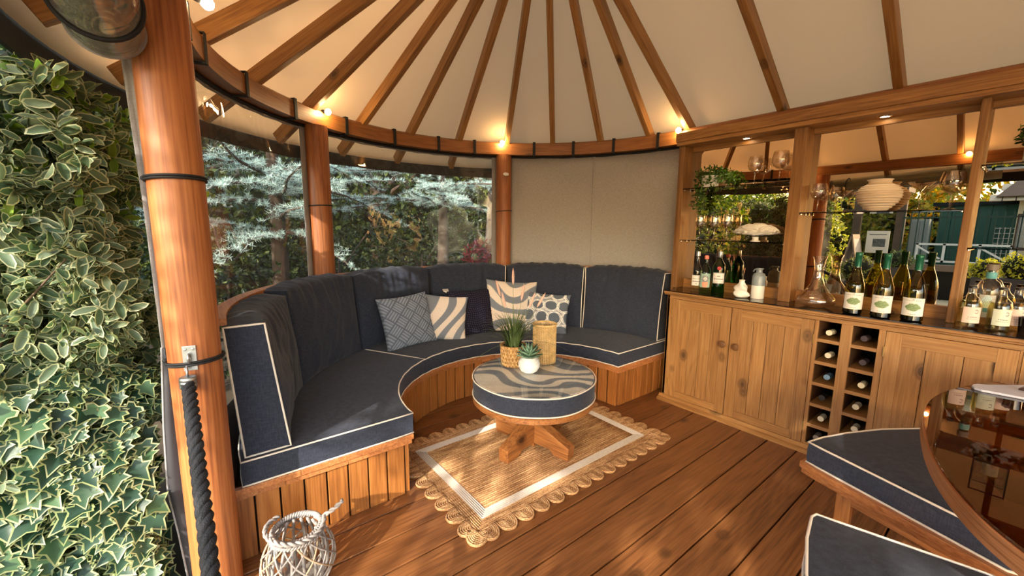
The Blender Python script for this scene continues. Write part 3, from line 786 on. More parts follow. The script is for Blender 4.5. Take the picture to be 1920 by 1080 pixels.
# corners in the floor plane: x from -2.42 to -1.50, y from .96 to 2.44
X0, X1, Y0, Y1 = -.46, .47, -.77, .76
def braid(rect, r, z=.005, n=60, mt=jute, name='braid'):
    x0, x1, y0, y1 = rect; g = G(); g.tube([(x0, y0, z), ((x0+x1)/2, y0, z), (x1, y0, z), (x1, (y0+y1)/2, z), (x1, y1, z), ((x0+x1)/2, y1, z), (x0, y1, z), (x0, (y0+y1)/2, z)], r, 6, True)
    return g
G().box(X0+.13, X1-.13, Y0+.13, Y1-.13, 0, .006).build('jute_field', jute, rug)
g = G()
for i in range(44):
    x = X0+.135+(X1-X0-.27)*i/43
    g.tube([(x+.0012*math.sin(k*1.9+i), Y0+.132+(Y1-Y0-.264)*k/16, .005) for k in range(17)], .0055, 5)
g.build('braided_rows', jute, rug, smooth=1)
g = G()
for q in range(5):
    d = .078+q*.0115; g.add(*(lambda h: (h.v, h.f))(braid((X0+d, X1-d, Y0+d, Y1-d), .0065, .0055)))
g.build('border_stripe', cott, rug)
g = G()
for q in range(6):
    d = .012+q*.0115; g.add(*(lambda h: (h.v, h.f))(braid((X0+d, X1-d, Y0+d, Y1-d), .0065, .005)))
g.build('outer_braids', jute, rug)
g = G().box(X0+.01, X1-.01, Y0+.01, Y1-.01, 0, .003); g.build('backing', jute, rug)
def scallop():
    g = G()
    for q in range(6):
        r = .006+q*.0105
        g.tube([(r*.86*math.sin(t), -.005-(r*1.25)*math.cos(t) if 0 else (r*1.15)*math.cos(t), .0055+.0006*q) for t in np.linspace(-PI/2-.25, PI/2+.25, 14)], .006, 5)
    g.add(*(lambda h: (h.v, h.f))(G().prism([(.054*math.sin(t), .07*math.cos(t)) for t in np.linspace(PI/2, -PI/2, 12)], 0, .003)))
    return g
sc0 = None
def put_sc(x, y, rz):
    global sc0
    if sc0 is None: sc0 = o = scallop().build('scallop', jute, rug, smooth=1)
    else: o = dup(sc0, rug)
    o.location = (x, y, 0); o.rotation_euler = (0, 0, rz)
nl, ns = 14, 8
for i in range(nl):
    y = Y0+(Y1-Y0)*(i+.5)/nl
    put_sc(X1+.0, y, -PI/2); put_sc(X0, y, PI/2)
for i in range(ns):
    x = X0+(X1-X0)*(i+.5)/ns
    put_sc(x, Y1, 0); put_sc(x, Y0, PI)
for x, y, a in ((X1, Y0, -3*PI/4), (X1, Y1, -PI/4), (X0, Y1, PI/4), (X0, Y0, 3*PI/4)): put_sc(x, y, a)
# ------------------------------------------------------------ willow basket
wb = empty('willow_basket', (-1.665, .21, 0), label='whitewashed willow lantern basket on the deck beside the bench end', cat='basket')
wb.location = (-1.70, .235, 0)
wl = plain('whitewashed willow', S(140, 132, 126), .8, bump=.6, bscale=90, var=.3, vscale=14)
wl2 = plain('bare willow', S(160, 134, 106), .7, bump=.3, bscale=90, var=.2, vscale=20)
def rb(z): return float(np.interp(z, [0, .03, .09, .15, .20, .235], [.085, .115, .138, .132, .105, .085]))
for sg in (-1, 1):
    for i in range(13):
        a0 = 2*PI*i/13
        pts = [(rb(z)*math.cos(a0+sg*z*7.5), rb(z)*math.sin(a0+sg*z*7.5), z) for z in np.linspace(.005, .225, 14)]
        G().tube(pts, .0036, 6).build('lattice_cane', wl if (i+(sg > 0)) % 3 else wl2, wb, smooth=1)
for i in range(16):
    a = 2*PI*i/16; G().tube([((rb(z)*.80+.0)*math.cos(a), rb(z)*.80*math.sin(a), z) for z in np.linspace(.008, .235, 8)], .0065, 6).build('inner_stake', wl, wb, smooth=1)
def rope_ring(r, z, rs, n, sx=1, turns=26, wob=0):
    g = G()
    for k in range(2):
        g.tube([((r+rs*.55*math.cos(a*turns+k*PI))*math.cos(a), (r+rs*.55*math.cos(a*turns+k*PI))*math.sin(a), z+wob*math.cos(a*2)+rs*.55*math.sin(a*turns+k*PI)) for a in np.linspace(0, 2*PI, 280, endpoint=False)], rs*.62, 5, True)
    return g
rope_ring(.088, .243, .010, 2).build('braided_rim', wl, wb, smooth=1)
rope_ring(.096, .226, .007, 2).build('rim_band', wl, wb, smooth=1)
g = G(); g.lathe([(0, 0), (.09, 0), (.09, .012), (0, .012)], 24); g.build('base', wl, wb)
# rope handle folded down around the rim, with a looped end
g = G()
pts = []
for t in np.linspace(0, 1, 60):
    a = R_(-150)+R_(230)*t; r = .100+.012*math.sin(PI*t); pts.append(Vector((r*math.cos(a), r*math.sin(a), .262+.012*math.sin(PI*t*2))))
for q in range(12): pts.append(pts[-1]+Vector((.002, .006, .0035+(.002 if q > 6 else 0))))
for k in range(2):
    pp = []
    for i, p in enumerate(pts):
        t = (pts[min(i+1, len(pts)-1)]-pts[max(0, i-1)]).normalized(); s1 = t.cross(Vector((0, 0, 1))).normalized(); s2 = t.cross(s1)
        pp.append(p+s1*.005*math.cos(i*.9+k*PI)+s2*.005*math.sin(i*.9+k*PI))
    g.tube(pp, .0058, 6)
g.build('rope_handle', wl, wb, smooth=1)
G().lathe([(0, .012), (.058, .012), (.060, .2), (.057, .2), (.055, .016), (0, .016)], 32).build('glass_liner', M['glass'], wb, smooth=40)
# ------------------------------------------------------------ barrier rope and hook
rp = empty('barrier_rope', (-1.765, -.055, .9), label='thick black twisted barrier rope hanging from a steel hook on the nearest post', cat='rope')
hp = Vector((P1[0]+.080, P1[1]-.028, 0))
A = Vector((-1.765, -.055, .905)); 
pts = []
B1, B2, B3, B4 = A, Vector((-1.335, -.036, .72)), Vector((-1.10, -.036, .71)), Vector((.95, -.036, .60))
pr = [A, Vector((-1.69, -.052, .87)), Vector((-1.588, -.0485, .8126)), Vector((-1.435, -.043, .7055)), Vector((-1.316, -.038, .6387)), Vector((-1.21, -.0357, .56)), Vector((-1.05, -.033, .47)), Vector((-.8, -.03, .37)), Vector((-.4, -.03, .28)), Vector((.1, -.03, .26)), Vector((.7, -.03, .36)), Vector((1.3, -.03, .62)), Vector((1.9, -.03, 1.0))]
def cr(P, n):
    out = []
    for i in range(len(P)-1):
        p0, p1, p2, p3 = P[max(i-1, 0)], P[i], P[i+1], P[min(i+2, len(P)-1)]
        for k in range(n):
            t = k/n; out.append(.5*((2*p1)+(p2-p0)*t+(2*p0-5*p1+4*p2-p3)*t*t+(3*p1-p0-3*p2+p3)*t**3))
    return out+[P[-1]]
c = cr(pr, 24); s = [0]
for i in range(1, len(c)): s.append(s[-1]+(c[i]-c[i-1]).length)
for k in range(3):
    pp = []; 
    for i, p in enumerate(c):
        t = (c[min(i+1, len(c)-1)]-c[max(0, i-1)]).normalized(); s1 = Vector((0, 1, 0)); s1 = (s1-t*s1.dot(t)).normalized(); s2 = t.cross(s1); a = s[i]*62+k*2*PI/3
        pp.append(p+(s1*math.cos(a)+s2*math.sin(a))*.0105)
    m_r = plain('black twisted rope', S(24, 26, 30), .7, bump=1, bscale=260, var=.5, vscale=5)
    G().tube(pp, .0115, 8).build('strand', m_r, rp, smooth=1).location = -rp.location
for q in kids(rp): q.location = (-rp.location.x, -rp.location.y, -rp.location.z)
g = G()
for z in (0, .013, .026): g.lathe([(.012, z), (.024, z), (.0255, z+.003), (.0255, z+.009), (.024, z+.012), (.012, z+.012)], 24)
g.lathe([(0, 0), (.023, 0), (.023, .04), (.008, .042), (0, .042)], 20)
o = g.build('ferrule', M['steel'], rp, smooth=40); o.location = (0, 0, -.012)
g = G().tube([(-.0, 0, .0), (.004, 0, .012), (.0, 0, .026), (-.012, 0, .032), (-.02, 0, .024), (-.018, 0, .012)], .0042, 8)
o = g.build('hook', M['steel'], rp, smooth=1); o.location = (.004, 0, .03)
hk = empty('rope_hook_plate', (P1[0]+.080, P1[1]-.014, .985), label='small steel eye plate screwed to the nearest post', cat='hook')
g = G().box(-.002, .002, -.02, .02, -.045, .045); g.build('plate', M['steel'], hk, bev=.001)
for sy in (-1, 1): G().lathe([(0, 0), (.005, 0), (.004, .003), (0, .0035)], 10).build('screw', M['steel'], hk, smooth=40).matrix_local = Matrix.Translation((.002, sy*.011, .033)) @ Matrix.Rotation(PI/2, 4, 'Y')
G().tube([(.004+.011*(1+math.cos(a)), 0, .004+.014*math.sin(a)) for a in np.linspace(0, 2*PI, 18, endpoint=False)], .0045, 8, True).build('eye', M['steel'], hk, smooth=1)
hk.rotation_euler = (0, 0, R_(-10))
# ------------------------------------------------------------ rolled-up clear flap and side curtain
rf = empty('rolled_window', (-1.80, -.155, 2.045), label='rolled-up clear window flap strapped beside the top of the nearest post', cat='window flap')
pv2 = thin_glass('rolled clear film', (.82, .84, .80, 1), 1.55, .03, .5, 5, (.95, .95, .93, 1), dirt=.10)
g = G()
for sgn_, rr in ((1, .092), (1, .075), (1, .058)):
    n = 40; m_ = 26
    base = len(g.v)
    for i in range(m_+1):
        for k in range(n):
            a = 2*PI*k/n; x = 1.5*i/m_; q = rr*(1+.05*mnoise.noise(Vector((x*3, math.cos(a)*1.2, math.sin(a)*1.2+rr*40))))
            g.v.append((x+.01*math.sin(a*3+rr*90)*(i == 0), q*math.cos(a), q*math.sin(a)))
    for i in range(m_):
        for k in range(n): g.f.append((base+i*n+k, base+i*n+(k+1) % n, base+(i+1)*n+(k+1) % n, base+(i+1)*n+k)); g.m.append(0)
g.build('film_roll', pv2, rf, smooth=1)
g = G()
for q, rr in enumerate((.088, .072, .056, .04, .024)):
    g.tube([(-.006*q, rr*math.cos(a), rr*math.sin(a)) for a in np.linspace(0, 2*PI, 40, endpoint=False)], .007, 6, True)
g.build('rolled_edges', M['webgrey'], rf, smooth=1)
G().lathe([(0, 0), (.05, -.01), (.088, .004), (.088, .02), (0, .02)], 32).build('end_cap', pv2, rf, smooth=1).rotation_euler = (0, PI/2, 0)
G().tube([(.17+.02*math.sin(a), .097*math.cos(a), .097*math.sin(a)) for a in np.linspace(0, 2*PI, 40, endpoint=False)], .007, 6, True).build('strap', M['black'], rf, smooth=1)
rf.rotation_euler = (0, R_(-3), R_(0))
sc_ = empty('side_curtain', (-1.955, -.13, 0), label='grey edged weather curtain gathered behind the nearest post', cat='curtain')
def strip(name, mt, rows, th=.012):
    """rows: (z, y_left, y_right, x)"""
    g = G()
    for z, y0, y1, x in rows:
        for k in range(7): t = k/6; g.v.append((x+.012*math.sin(t*PI*1.5+z*2), y0+(y1-y0)*t, z))
    for i in range(len(rows)-1):
        for k in range(6): a = i*7+k; g.f.append((a, a+7, a+8, a+1)); g.m.append(0)
    o = g.build(name, mt, sc_, smooth=1); o.location = (1.955, .13, 0)
    s_ = o.modifiers.new('t', 'SOLIDIFY'); s_.thickness = th; return o
dz = lambda z: float(np.interp(z, [.04, .24, .43, .69, 1.0, 1.1, 1.49, 1.88, 2.15], [-.13, -.142, -.158, -.147, -.126, -.127, -.130, -.139, -.145]))
zz = [-.1, .04, .15, .24, .33, .43, .55, .69, .85, 1.0, 1.3, 1.5, 1.8, 2.15]
strip('grey_border', M['webgrey'], [(z, dz(z), dz(z)+.07, -1.955) for z in zz if z >= 1.0], .006)
strip('dark_flap', plain('charcoal flap', S(46, 44, 48), .6), [(z, dz(z)+.004, -.03, -1.96) for z in zz if z <= 1.0], .006)
G().tube([(.002, dz(z)+.13, z) for z in zz if z <= 1.0], .004, 6).build('zip', M['webgrey'], sc_, smooth=1)
G().obox((0, 0, 0), (.006, .006, .014), Matrix.Identity(3)).build('zip_pull', M['black'], sc_).location = (.008, dz(1.0)+.145, .985)
# ------------------------------------------------------------ bar cabinet
BX0, BX1, FY, BKY = -1.835, 1.15, 3.10, 3.50
cab = empty('bar_cabinet', (BX0, FY, 0), label='long waxed pine bar cabinet with panelled doors and wine racks', cat='cabinet')
def cb(g, name, mt, parent=cab, base=(BX0, FY, 0), **k):
    g.v = [(x-base[0], y-base[1], z-base[2]) for x, y, z in g.v]; return g.build(name, mt, parent, **k)
g = G(); pr = [(FY-.045, 0), (FY-.045, .016), (FY-.035, .024), (FY-.02, .028), (FY-.008, .042), (FY-.008, .05), (FY+.03, .05), (FY+.03, 0)]
n = len(pr); g.v = [(BX0-.02, y, z) for y, z in pr]+[(BX1, y, z) for y, z in pr]
g.f = [tuple(range(n)), tuple(range(2*n-1, n-1, -1))]+[(k, (k+1) % n, n+(k+1) % n, n+k) for k in range(n)]; g.m = [0]*len(g.f)
cb(g, 'plinth', M['pinex'])
cb(G().box(BX0, BX0+.02, FY, BKY, .03, .915), 'side_panel', M['pinez'])
cb(G().box(BX1-.02, BX1, FY, BKY, .03, .915), 'side_panel', M['pinez'])
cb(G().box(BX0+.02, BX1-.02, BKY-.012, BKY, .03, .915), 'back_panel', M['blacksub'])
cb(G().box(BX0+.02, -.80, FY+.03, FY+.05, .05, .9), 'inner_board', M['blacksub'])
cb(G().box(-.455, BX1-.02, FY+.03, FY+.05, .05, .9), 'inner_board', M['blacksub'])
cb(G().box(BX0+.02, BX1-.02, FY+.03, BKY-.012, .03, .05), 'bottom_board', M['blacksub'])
cb(G().box(BX0, BX1, FY, FY+.025, .888, .915), 'top_rail', M['pinex'], bev=.002)
for x0, x1 in ((BX0, -1.787), (-.803, -.782), (-.667, -.612), (-.492, -.461), (.0225, .0335), (.52, .56)):
    cb(G().box(x0, x1, FY, FY+.025, .05, .888), 'stile', M['pinez'], bev=.002)
cb(G().box(-1.3165, -1.3125, FY+.01, FY+.025, .05, .888), 'stile', M['pinez'])
def door(x0, x1, hinge, knobx, pw):
    z0, z1, s = .052, .886, .068
    base = (x0, FY-.003, z0)
    d = empty('door', (x0-BX0, -.003, z0)); reg(d, cab)
    def pc(g, name, mt, **k):
        g.v = [(x-base[0], y-base[1], z-base[2]) for x, y, z in g.v]; return g.build(name, mt, d, **k)
    F = FY-.004
    for a, b in ((x0, x0+s), (x1-s, x1)): pc(G().box(a, b, F, F+.022, z0, z1), 'door_stile', M['pinez'], bev=.0015)
    for a, b in ((z0, z0+.055), (z1-.075, z1)): pc(G().box(x0+s, x1-s, F, F+.022, a, b), 'door_rail', M['pinex'], bev=.0015)
    xa = x0+s-.004; 
    for i in range(len(pw)):
        w_ = (x1-s+.004-(x0+s-.004))*pw[i]; pc(G().box(xa+.0012, xa+w_-.0012, F+.011, F+.018, z0+.05, z1-.07), 'plank', M['pinez'], bev=.002); xa += w_
    if knobx is not None:
        g = G().lathe([(0, 0), (.009, 0), (.009, .01), (.019, .018), (.021, .026), (.016, .033), (0, .036)], 10); o = g.build('knob', plain('aged brass knob', S(120, 84, 52), .4, .4), d, smooth=30)
        o.scale = (1.3, 1.3, 1.2); o.location = (knobx-base[0], F-base[1], .604-z0); o.rotation_euler = (PI/2, 0, 0)
    for z in (.17, .765):
        pc(G().box(hinge-.0035, hinge+.0035, F-.004, F+.002, z-.03, z+.03), 'hinge', M['brass'], bev=.001)
door(-1.785, -1.318, -1.788, -1.353, (.25, .25, .26, .24))
door(-1.311, -.805, -.802, -1.258, (.22, .24, .28, .26))
door(-.459, .022, -.462, None, (.29, .40, .31))
door(.034, .515, .52, .06, (.3, .38, .32))
door(.562, 1.128, .56, 1.1, (.3, .38, .32))
DIV = (.75, .603, .46, .317, .175)
for cxa, cxb in ((-.782, -.667), (-.612, -.492)):
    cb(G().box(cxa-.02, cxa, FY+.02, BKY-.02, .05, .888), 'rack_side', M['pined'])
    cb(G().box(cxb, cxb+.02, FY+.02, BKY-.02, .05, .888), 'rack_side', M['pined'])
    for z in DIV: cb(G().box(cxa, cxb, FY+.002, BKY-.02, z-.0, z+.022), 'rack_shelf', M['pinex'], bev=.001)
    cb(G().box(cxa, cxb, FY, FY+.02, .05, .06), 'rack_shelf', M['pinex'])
def rack_bottle(x, z, foil, label, tilt=0):
    e = empty('wine_bottle', (x, FY+.035, z), label=label, cat='bottle', group='wine bottles lying in the rack')
    g = G().lathe([(0, -.0), (.0172, 0), (.0172, .075)], 20); 
    o = g.build('foil_capsule', foil, e, smooth=40); o.rotation_euler = (-PI/2, 0, 0)
    g = G().lathe([(.0135, .07), (.0145, .09), (.036, .15), (.0385, .18), (.0385, .34), (0, .34)], 24)
    o = g.build('bottle_glass', M['darkgl'], e, smooth=40); o.rotation_euler = (-PI/2, 0, 0)
    e.rotation_euler = (R_(-2), 0, R_(tilt))
F_ = {'cream': plain('cream foil', S(226, 218, 190), .4), 'dark': plain('dark foil', S(66, 56, 60), .4), 'blue': plain('blue foil', S(112, 146, 180), .4), 'black': plain('black foil', S(38, 34, 34), .4), 'grey': plain('grey foil', S(120, 112, 106), .4)}
zs = [.772+.04, .625+.04, .482+.04, .339+.04, .197+.04, .06+.04]
ordn = ('top', 'second', 'third', 'fourth', 'fifth', 'lowest')
for col, xs, fo in (('left', -.7245, ('cream', 'cream', 'blue', 'black', 'cream', 'grey')), ('right', -.552, ('dark', 'dark', 'cream', 'cream', 'cream', None))):
    for i, f in enumerate(fo):
        if f: rack_bottle(xs+((i*37) % 5-2)*.004, zs[i], F_[f], '%s-capped wine bottle in the %s hole of the %s rack column' % (f, ordn[i], col), ((i*29) % 7-3)*1.2)
# worktop
wt = empty('worktop', (BX0, FY, .915), label='glossy black glass worktop with a waxed pine edge on the bar cabinet', cat='worktop')
g = G(); pr = [(FY-.012, .915), (FY-.022, .922), (FY-.022, .928), (FY-.034, .934), (FY-.034, .944), (FY-.028, .9475), (FY+.03, .9475), (FY+.03, .915)]
n = len(pr); g.v = [(BX0-.02, y, z) for y, z in pr]+[(BX1, y, z) for y, z in pr]
g.f = [tuple(range(n)), tuple(range(2*n-1, n-1, -1))]+[(k, (k+1) % n, n+(k+1) % n, n+k) for k in range(n)]; g.m = [0]*len(g.f)
cb(g, 'moulded_edge', M['pinex'], wt, (BX0, FY, .915))
cb(G().box(BX0-.02, BX1, FY-.022, BKY, .948, .954), 'glass_slab', M['blackgl'], wt, (BX0, FY, .915))
WT = .9545
# ------------------------------------------------------------ bar upper unit
UY = 3.262; MY = 3.400
up = empty('bar_shelving_unit', (BX0, UY, WT), label='pine shelving unit with bronze mirrors and glass shelves above the bar', cat='shelving')
def ub(g, name, mt, **k):
    g.v = [(x-BX0, y-UY, z-WT) for x, y, z in g.v]; return g.build(name, mt, up, **k)
ub(G().box(-1.90, -1.862, UY, 3.46, WT, 2.135), 'upright', M['barz'], bev=.003)
ub(G().box(-1.93, -1.905, UY+.03, 3.46, .0, 2.18), 'end_post', M['ring'] if 0 else M['barz'])
ub(G().box(-1.083, -1.008, UY, 3.46, WT, 2.135), 'upright', M['barz'], bev=.004)
ub(G().box(-.252, -.218, UY, 3.46, WT, 2.135), 'upright', M['barz'], bev=.004)
ub(G().box(.575, .61, UY, 3.46, WT, 2.135), 'upright', M['barz'], bev=.004)
ub(G().box(BX1-.04, BX1, UY, 3.46, WT, 2.135), 'upright', M['barz'], bev=.004)
ub(G().box(-1.92, BX1, 3.205, 3.235, 2.165, 2.235), 'fascia_beam', M['barx'], bev=.006)
ub(G().box(-1.915, BX1, 3.218, 3.262, 2.136, 2.166), 'fascia_trim', M['barx'], bev=.003)
ub(G().box(-1.915, BX1, 3.262, 3.46, 2.136, 2.152), 'soffit', M['barx'])
for x0, x1 in ((-1.862, -1.083), (-1.008, -.252), (-.218, .575), (.61, BX1-.04)):
    ub(G().box(x0, x1, MY-.022, MY, WT, 1.030), 'back_rail', M['barx'])
    ub(G().box(x0, x1, MY-.012, MY, 2.10, 2.136), 'back_rail', M['barx'])
    ub(G().box(x0, x1, MY, MY+.004, 1.03, 2.10), 'mirror_pane', M['mirror'])
ub(G().box(-1.9, BX1, 3.462, 3.475, WT, 2.135), 'back_panel', M['blacksub'])
def shelf(x0, x1, z):
    ub(G().box(x0+.003, x1-.003, 3.262, MY-.003, z, z+.007), 'glass_shelf', M['shelf'])
    for x in (x0+.006, x1-.006):
        for y in (3.28, 3.37): ub(G().lathe([(0, 0), (.007, 0), (.007, .006), (.004, .008), (0, .008)], 12, (x, y, z-.0085)), 'shelf_clip', M['chrome'], smooth=30)
shelf(-1.862, -1.083, 1.785); shelf(-1.862, -1.083, 1.362); shelf(-1.008, -.252, 1.568); shelf(-.218, .575, 1.363); shelf(-.218, .575, 1.793)
for x in (-1.42, -.64, .18):
    e = empty('downlight', (x, 3.335, 2.136), label={-1.42: 'recessed downlight over the left bay of the bar', -.64: 'recessed downlight over the middle bay of the bar', .18: 'recessed downlight over the right bay of the bar'}[x], cat='light')
    G().lathe([(.024, -.004), (.034, -.003), (.036, 0)], 28).build('bezel', M['chrome'], e, smooth=40)
    G().lathe([(0, -.001), (.024, -.001)], 20).build('lamp', emis('downlight lamp %g' % x, (1, .78, .45, 1), 14), e)
    li = bpy.data.lights.new('downlight_lamp', 'SPOT'); li.energy = 2.2; li.spot_size = R_(95); li.spot_blend = .6; li.color = (1, .78, .5); li.shadow_soft_size = .02
    lo = bpy.data.objects.new('downlight_beam', li); COL.objects.link(lo); lo.location = (0, 0, -.012); reg(lo, e)
# ------------------------------------------------------------ festoon bulbs
gl = emis('glowing bulb', (1, .70, .34, 1), BULB)
def bulb(x, y, z, dx, dy, label, grp=None):
    e = empty('festoon_bulb', (x, y, z), label=label, cat='light', group='festoon bulbs round the ring beam')
    G().lathe([(0, -.022), (.012, -.019), (.021, -.008), (.023, .002), (.018, .014), (.010, .024), (0, .026)], 20).build('globe', gl, e, smooth=1)
    G().lathe([(0, .02), (.012, .02), (.014, .03), (.014, .055), (.008, .062), (0, .062)], 16).build('lamp_holder', M['black'], e, smooth=40)
    e.rotation_euler = (0, 0, 0)
    d = Vector((dx, dy, .25)).normalized(); e.rotation_euler = d.to_track_quat('Z', 'Y').to_euler()
    return e
for a, lab in ((-148.6, 'glowing festoon bulb above the post between the clear windows'), (151.2, 'glowing festoon bulb above the post beside the taupe blind'), (91.5, 'glowing festoon bulb at the corner where the bar beam begins')):
    x, y = pol(a, 1.655); bulb(x, y, 2.305, x-CX, y-CY, lab)
bulb(-2.06, .118, 2.293, .2, -1, 'glowing festoon bulb high beside the nearest post')
for x, lb in ((-.55, 'added festoon bulb on the entrance beam, left one seen in the bar mirror'), (.45, 'added festoon bulb on the entrance beam, right one seen in the bar mirror')): bulb(x, .07, 2.30, 0, -1, lb)  # these and the dining-end bulbs are added to brighten the ceiling
for i, a in enumerate((-60, 0, 50)):
    x, y = pol(a, 1.66, C2X); bulb(x, y, 2.30, x-C2X, y-CY, ('added festoon bulb at the dining end, on the entrance side', 'added festoon bulb at the middle of the dining end', 'added festoon bulb at the dining end, on the bar side')[i])
# ------------------------------------------------------------ glassware and bottles
def lathe_obj(name, prof, mt, parent, n=32, loc=(0, 0, 0), sm=50): return G().lathe(prof, n).build(name, mt, parent, loc=loc, smooth=sm)
def balloon(x, y, z, label, s=1.0, grp='large balloon glasses'):
    e = empty('balloon_glass', (x, y, z), label=label, cat='glass')
    lathe_obj('bowl', [(.003*s, .088*s), (.02*s, .092*s), (.042*s, .108*s), (.052*s, .135*s), (.053*s, .16*s), (.046*s, .192*s), (.042*s, .205*s), (.0405*s, .205*s), (.0445*s, .19*s), (.0512*s, .16*s), (.050*s, .136*s), (.040*s, .111*s), (.018*s, .096*s), (0, .094*s)], M['smoke'], e)
    lathe_obj('stem', [(0, .004*s), (.033*s, .0*s), (.034*s, .002*s), (.012*s, .007*s), (.0045*s, .016*s), (.0045*s, .08*s), (.009*s, .09*s)], M['smoke'], e); return e
def tulip(x, y, z, label, s=1.0):
    e = empty('wine_glass', (x, y, z), label=label, cat='glass')
    lathe_obj('bowl', [(0, .095*s), (.02*s, .10*s), (.034*s, .125*s), (.038*s, .155*s), (.034*s, .205*s), (.0328*s, .205*s), (.0366*s, .155*s), (.0325*s, .127*s), (.018*s, .103*s), (0, .099*s)], M['smoke'], e)
    lathe_obj('stem', [(0, .004*s), (.033*s, 0), (.034*s, .002*s), (.012*s, .007*s), (.004*s, .016*s), (.004*s, .088*s), (.008*s, .097*s)], M['smoke'], e)
def martini(x, y, z, label, s=1.0):
    e = empty('martini_glass', (x, y, z), label=label, cat='glass')
    lathe_obj('bowl', [(0, .09*s), (.055*s, .145*s), (.0535*s, .145*s), (0, .0925*s)], M['smoke'], e)
    lathe_obj('stem', [(0, .004*s), (.034*s, 0), (.035*s, .002*s), (.01*s, .007*s), (.0035*s, .014*s), (.0035*s, .085*s), (.006*s, .093*s)], M['smoke'], e)
SA, SB, S2, S3, S4 = 1.7925, 1.3695, 1.5755, 1.3705, 1.8005
balloon(-1.335, 3.325, SA, 'left balloon gin glass on the top shelf of the left bay', .98); balloon(-1.17, 3.32, SA, 'right balloon gin glass on the top shelf, beside the wide upright', 1.05)
tulip(-1.72, 3.32, SB, 'wine glass at the left end of the lower glass shelf, left bay'); tulip(-1.60, 3.32, SB, 'second wine glass from the left on the lower shelf, left bay', .97); tulip(-1.50, 3.32, SB, 'third wine glass on the lower shelf, beside the coral ornament', 1.0)
balloon(-.925, 3.325, S2, 'balloon glass at the left end of the middle bay shelf', .92); balloon(-.845, 3.39, S2, 'balloon glass close behind the leftmost one in the middle bay', .80)
martini(-.795, 3.325, S2, 'martini glass left of the ribbed cream vase', .95)
martini(-.435, 3.32, S2, 'martini glass right of the ribbed cream vase', 1.1); balloon(-.315, 3.345, S2, 'large balloon glass at the right end of the middle bay shelf', 1.02)
# ribbed vase
prof = []
for i in range(61):
    t = i/60; z = .185*t
    r = float(np.interp(t, [0, .08, .25, .45, .62, .78, .86, .9, .97, 1], [.045, .062, .092, .108, .108, .086, .060, .052, .056, .062]))
    if .05 < t < .82: r += .0036*math.sin(t*2*PI*13)
    prof.append((r, z))
prof = [(0, 0)]+prof+[(.056, .186), (.046, .165), (.05, .15), (0, .15)]
e = empty('ribbed_vase', (-.612, 3.285, S2), label='squat cream ribbed vase on the middle bay shelf', cat='vase')
lathe_obj('body', prof, plain('matt cream ceramic', S(214, 196, 172), .75), e, 56)
# coral ornament
e = empty('coral_ornament', (-1.29, 3.325, SB), label='white brain-coral ornament on a small stand, lower shelf of the left bay', cat='ornament')
lathe_obj('stand', [(0, 0), (.034, 0), (.034, .006), (.022, .01), (.02, .03), (.026, .036), (0, .036)], M['white'], e)
g = G(); n1_, n2_ = 150, 80
for i in range(n1_):
    for j in range(n2_+1):
        u = 2*PI*i/n1_; v = PI*j/n2_; d = Vector((math.sin(v)*math.cos(u), math.sin(v)*math.sin(u), math.cos(v)))
        f = (.5+.5*math.sin(16*mnoise.noise(d*1.7+Vector((3, 1, 2)))+d.z*3))**.6
        s_ = .80+.42*f
        g.v.append((d.x*.135*s_, d.y*.052*s_, .078+d.z*(.05 if d.z > 0 else .028)*s_-.016*d.x*d.x+(.012*abs(d.x) if d.z < 0 else 0)))
for i in range(n1_):
    for j in range(n2_): a = i*(n2_+1)+j; b_ = ((i+1) % n1_)*(n2_+1)+j; g.f.append((a, b_, b_+1, a+1)); g.m.append(0)
g.build('coral', M['white'], e, smooth=1, merge=True)
# knot vase
e = empty('knot_ornament', (-1.305, 3.20, WT), label='white knotted ceramic ornament on the worktop', cat='ornament')
g = G(); n1_, n2_ = 60, 40
pf = [(0, .0), (.04, .004), (.054, .02), (.05, .036), (.038, .05), (.046, .07), (.040, .085), (.025, .098), (.018, .118), (.021, .132), (.016, .134), (.012, .12), (0, .118)]
zz_ = np.linspace(0, 1, n2_+1)
for i in range(n1_):
    for j in range(n2_+1):
        t = zz_[j]*(len(pf)-1); k = min(int(t), len(pf)-2); fr_ = t-k
        r = pf[k][0]*(1-fr_)+pf[k+1][0]*fr_; z = pf[k][1]*(1-fr_)+pf[k+1][1]*fr_
        a = 2*PI*i/n1_; r2 = r*(1+.16*math.sin(3*a+z*55)*(z < .11)); g.v.append((r2*math.cos(a), r2*math.sin(a)*.85, z))
for i in range(n1_):
    for j in range(n2_): a = i*(n2_+1)+j; b_ = ((i+1) % n1_)*(n2_+1)+j; g.f.append((a, b_, b_+1, a+1)); g.m.append(0)
g.build('body', M['white'], e, smooth=1, merge=True)
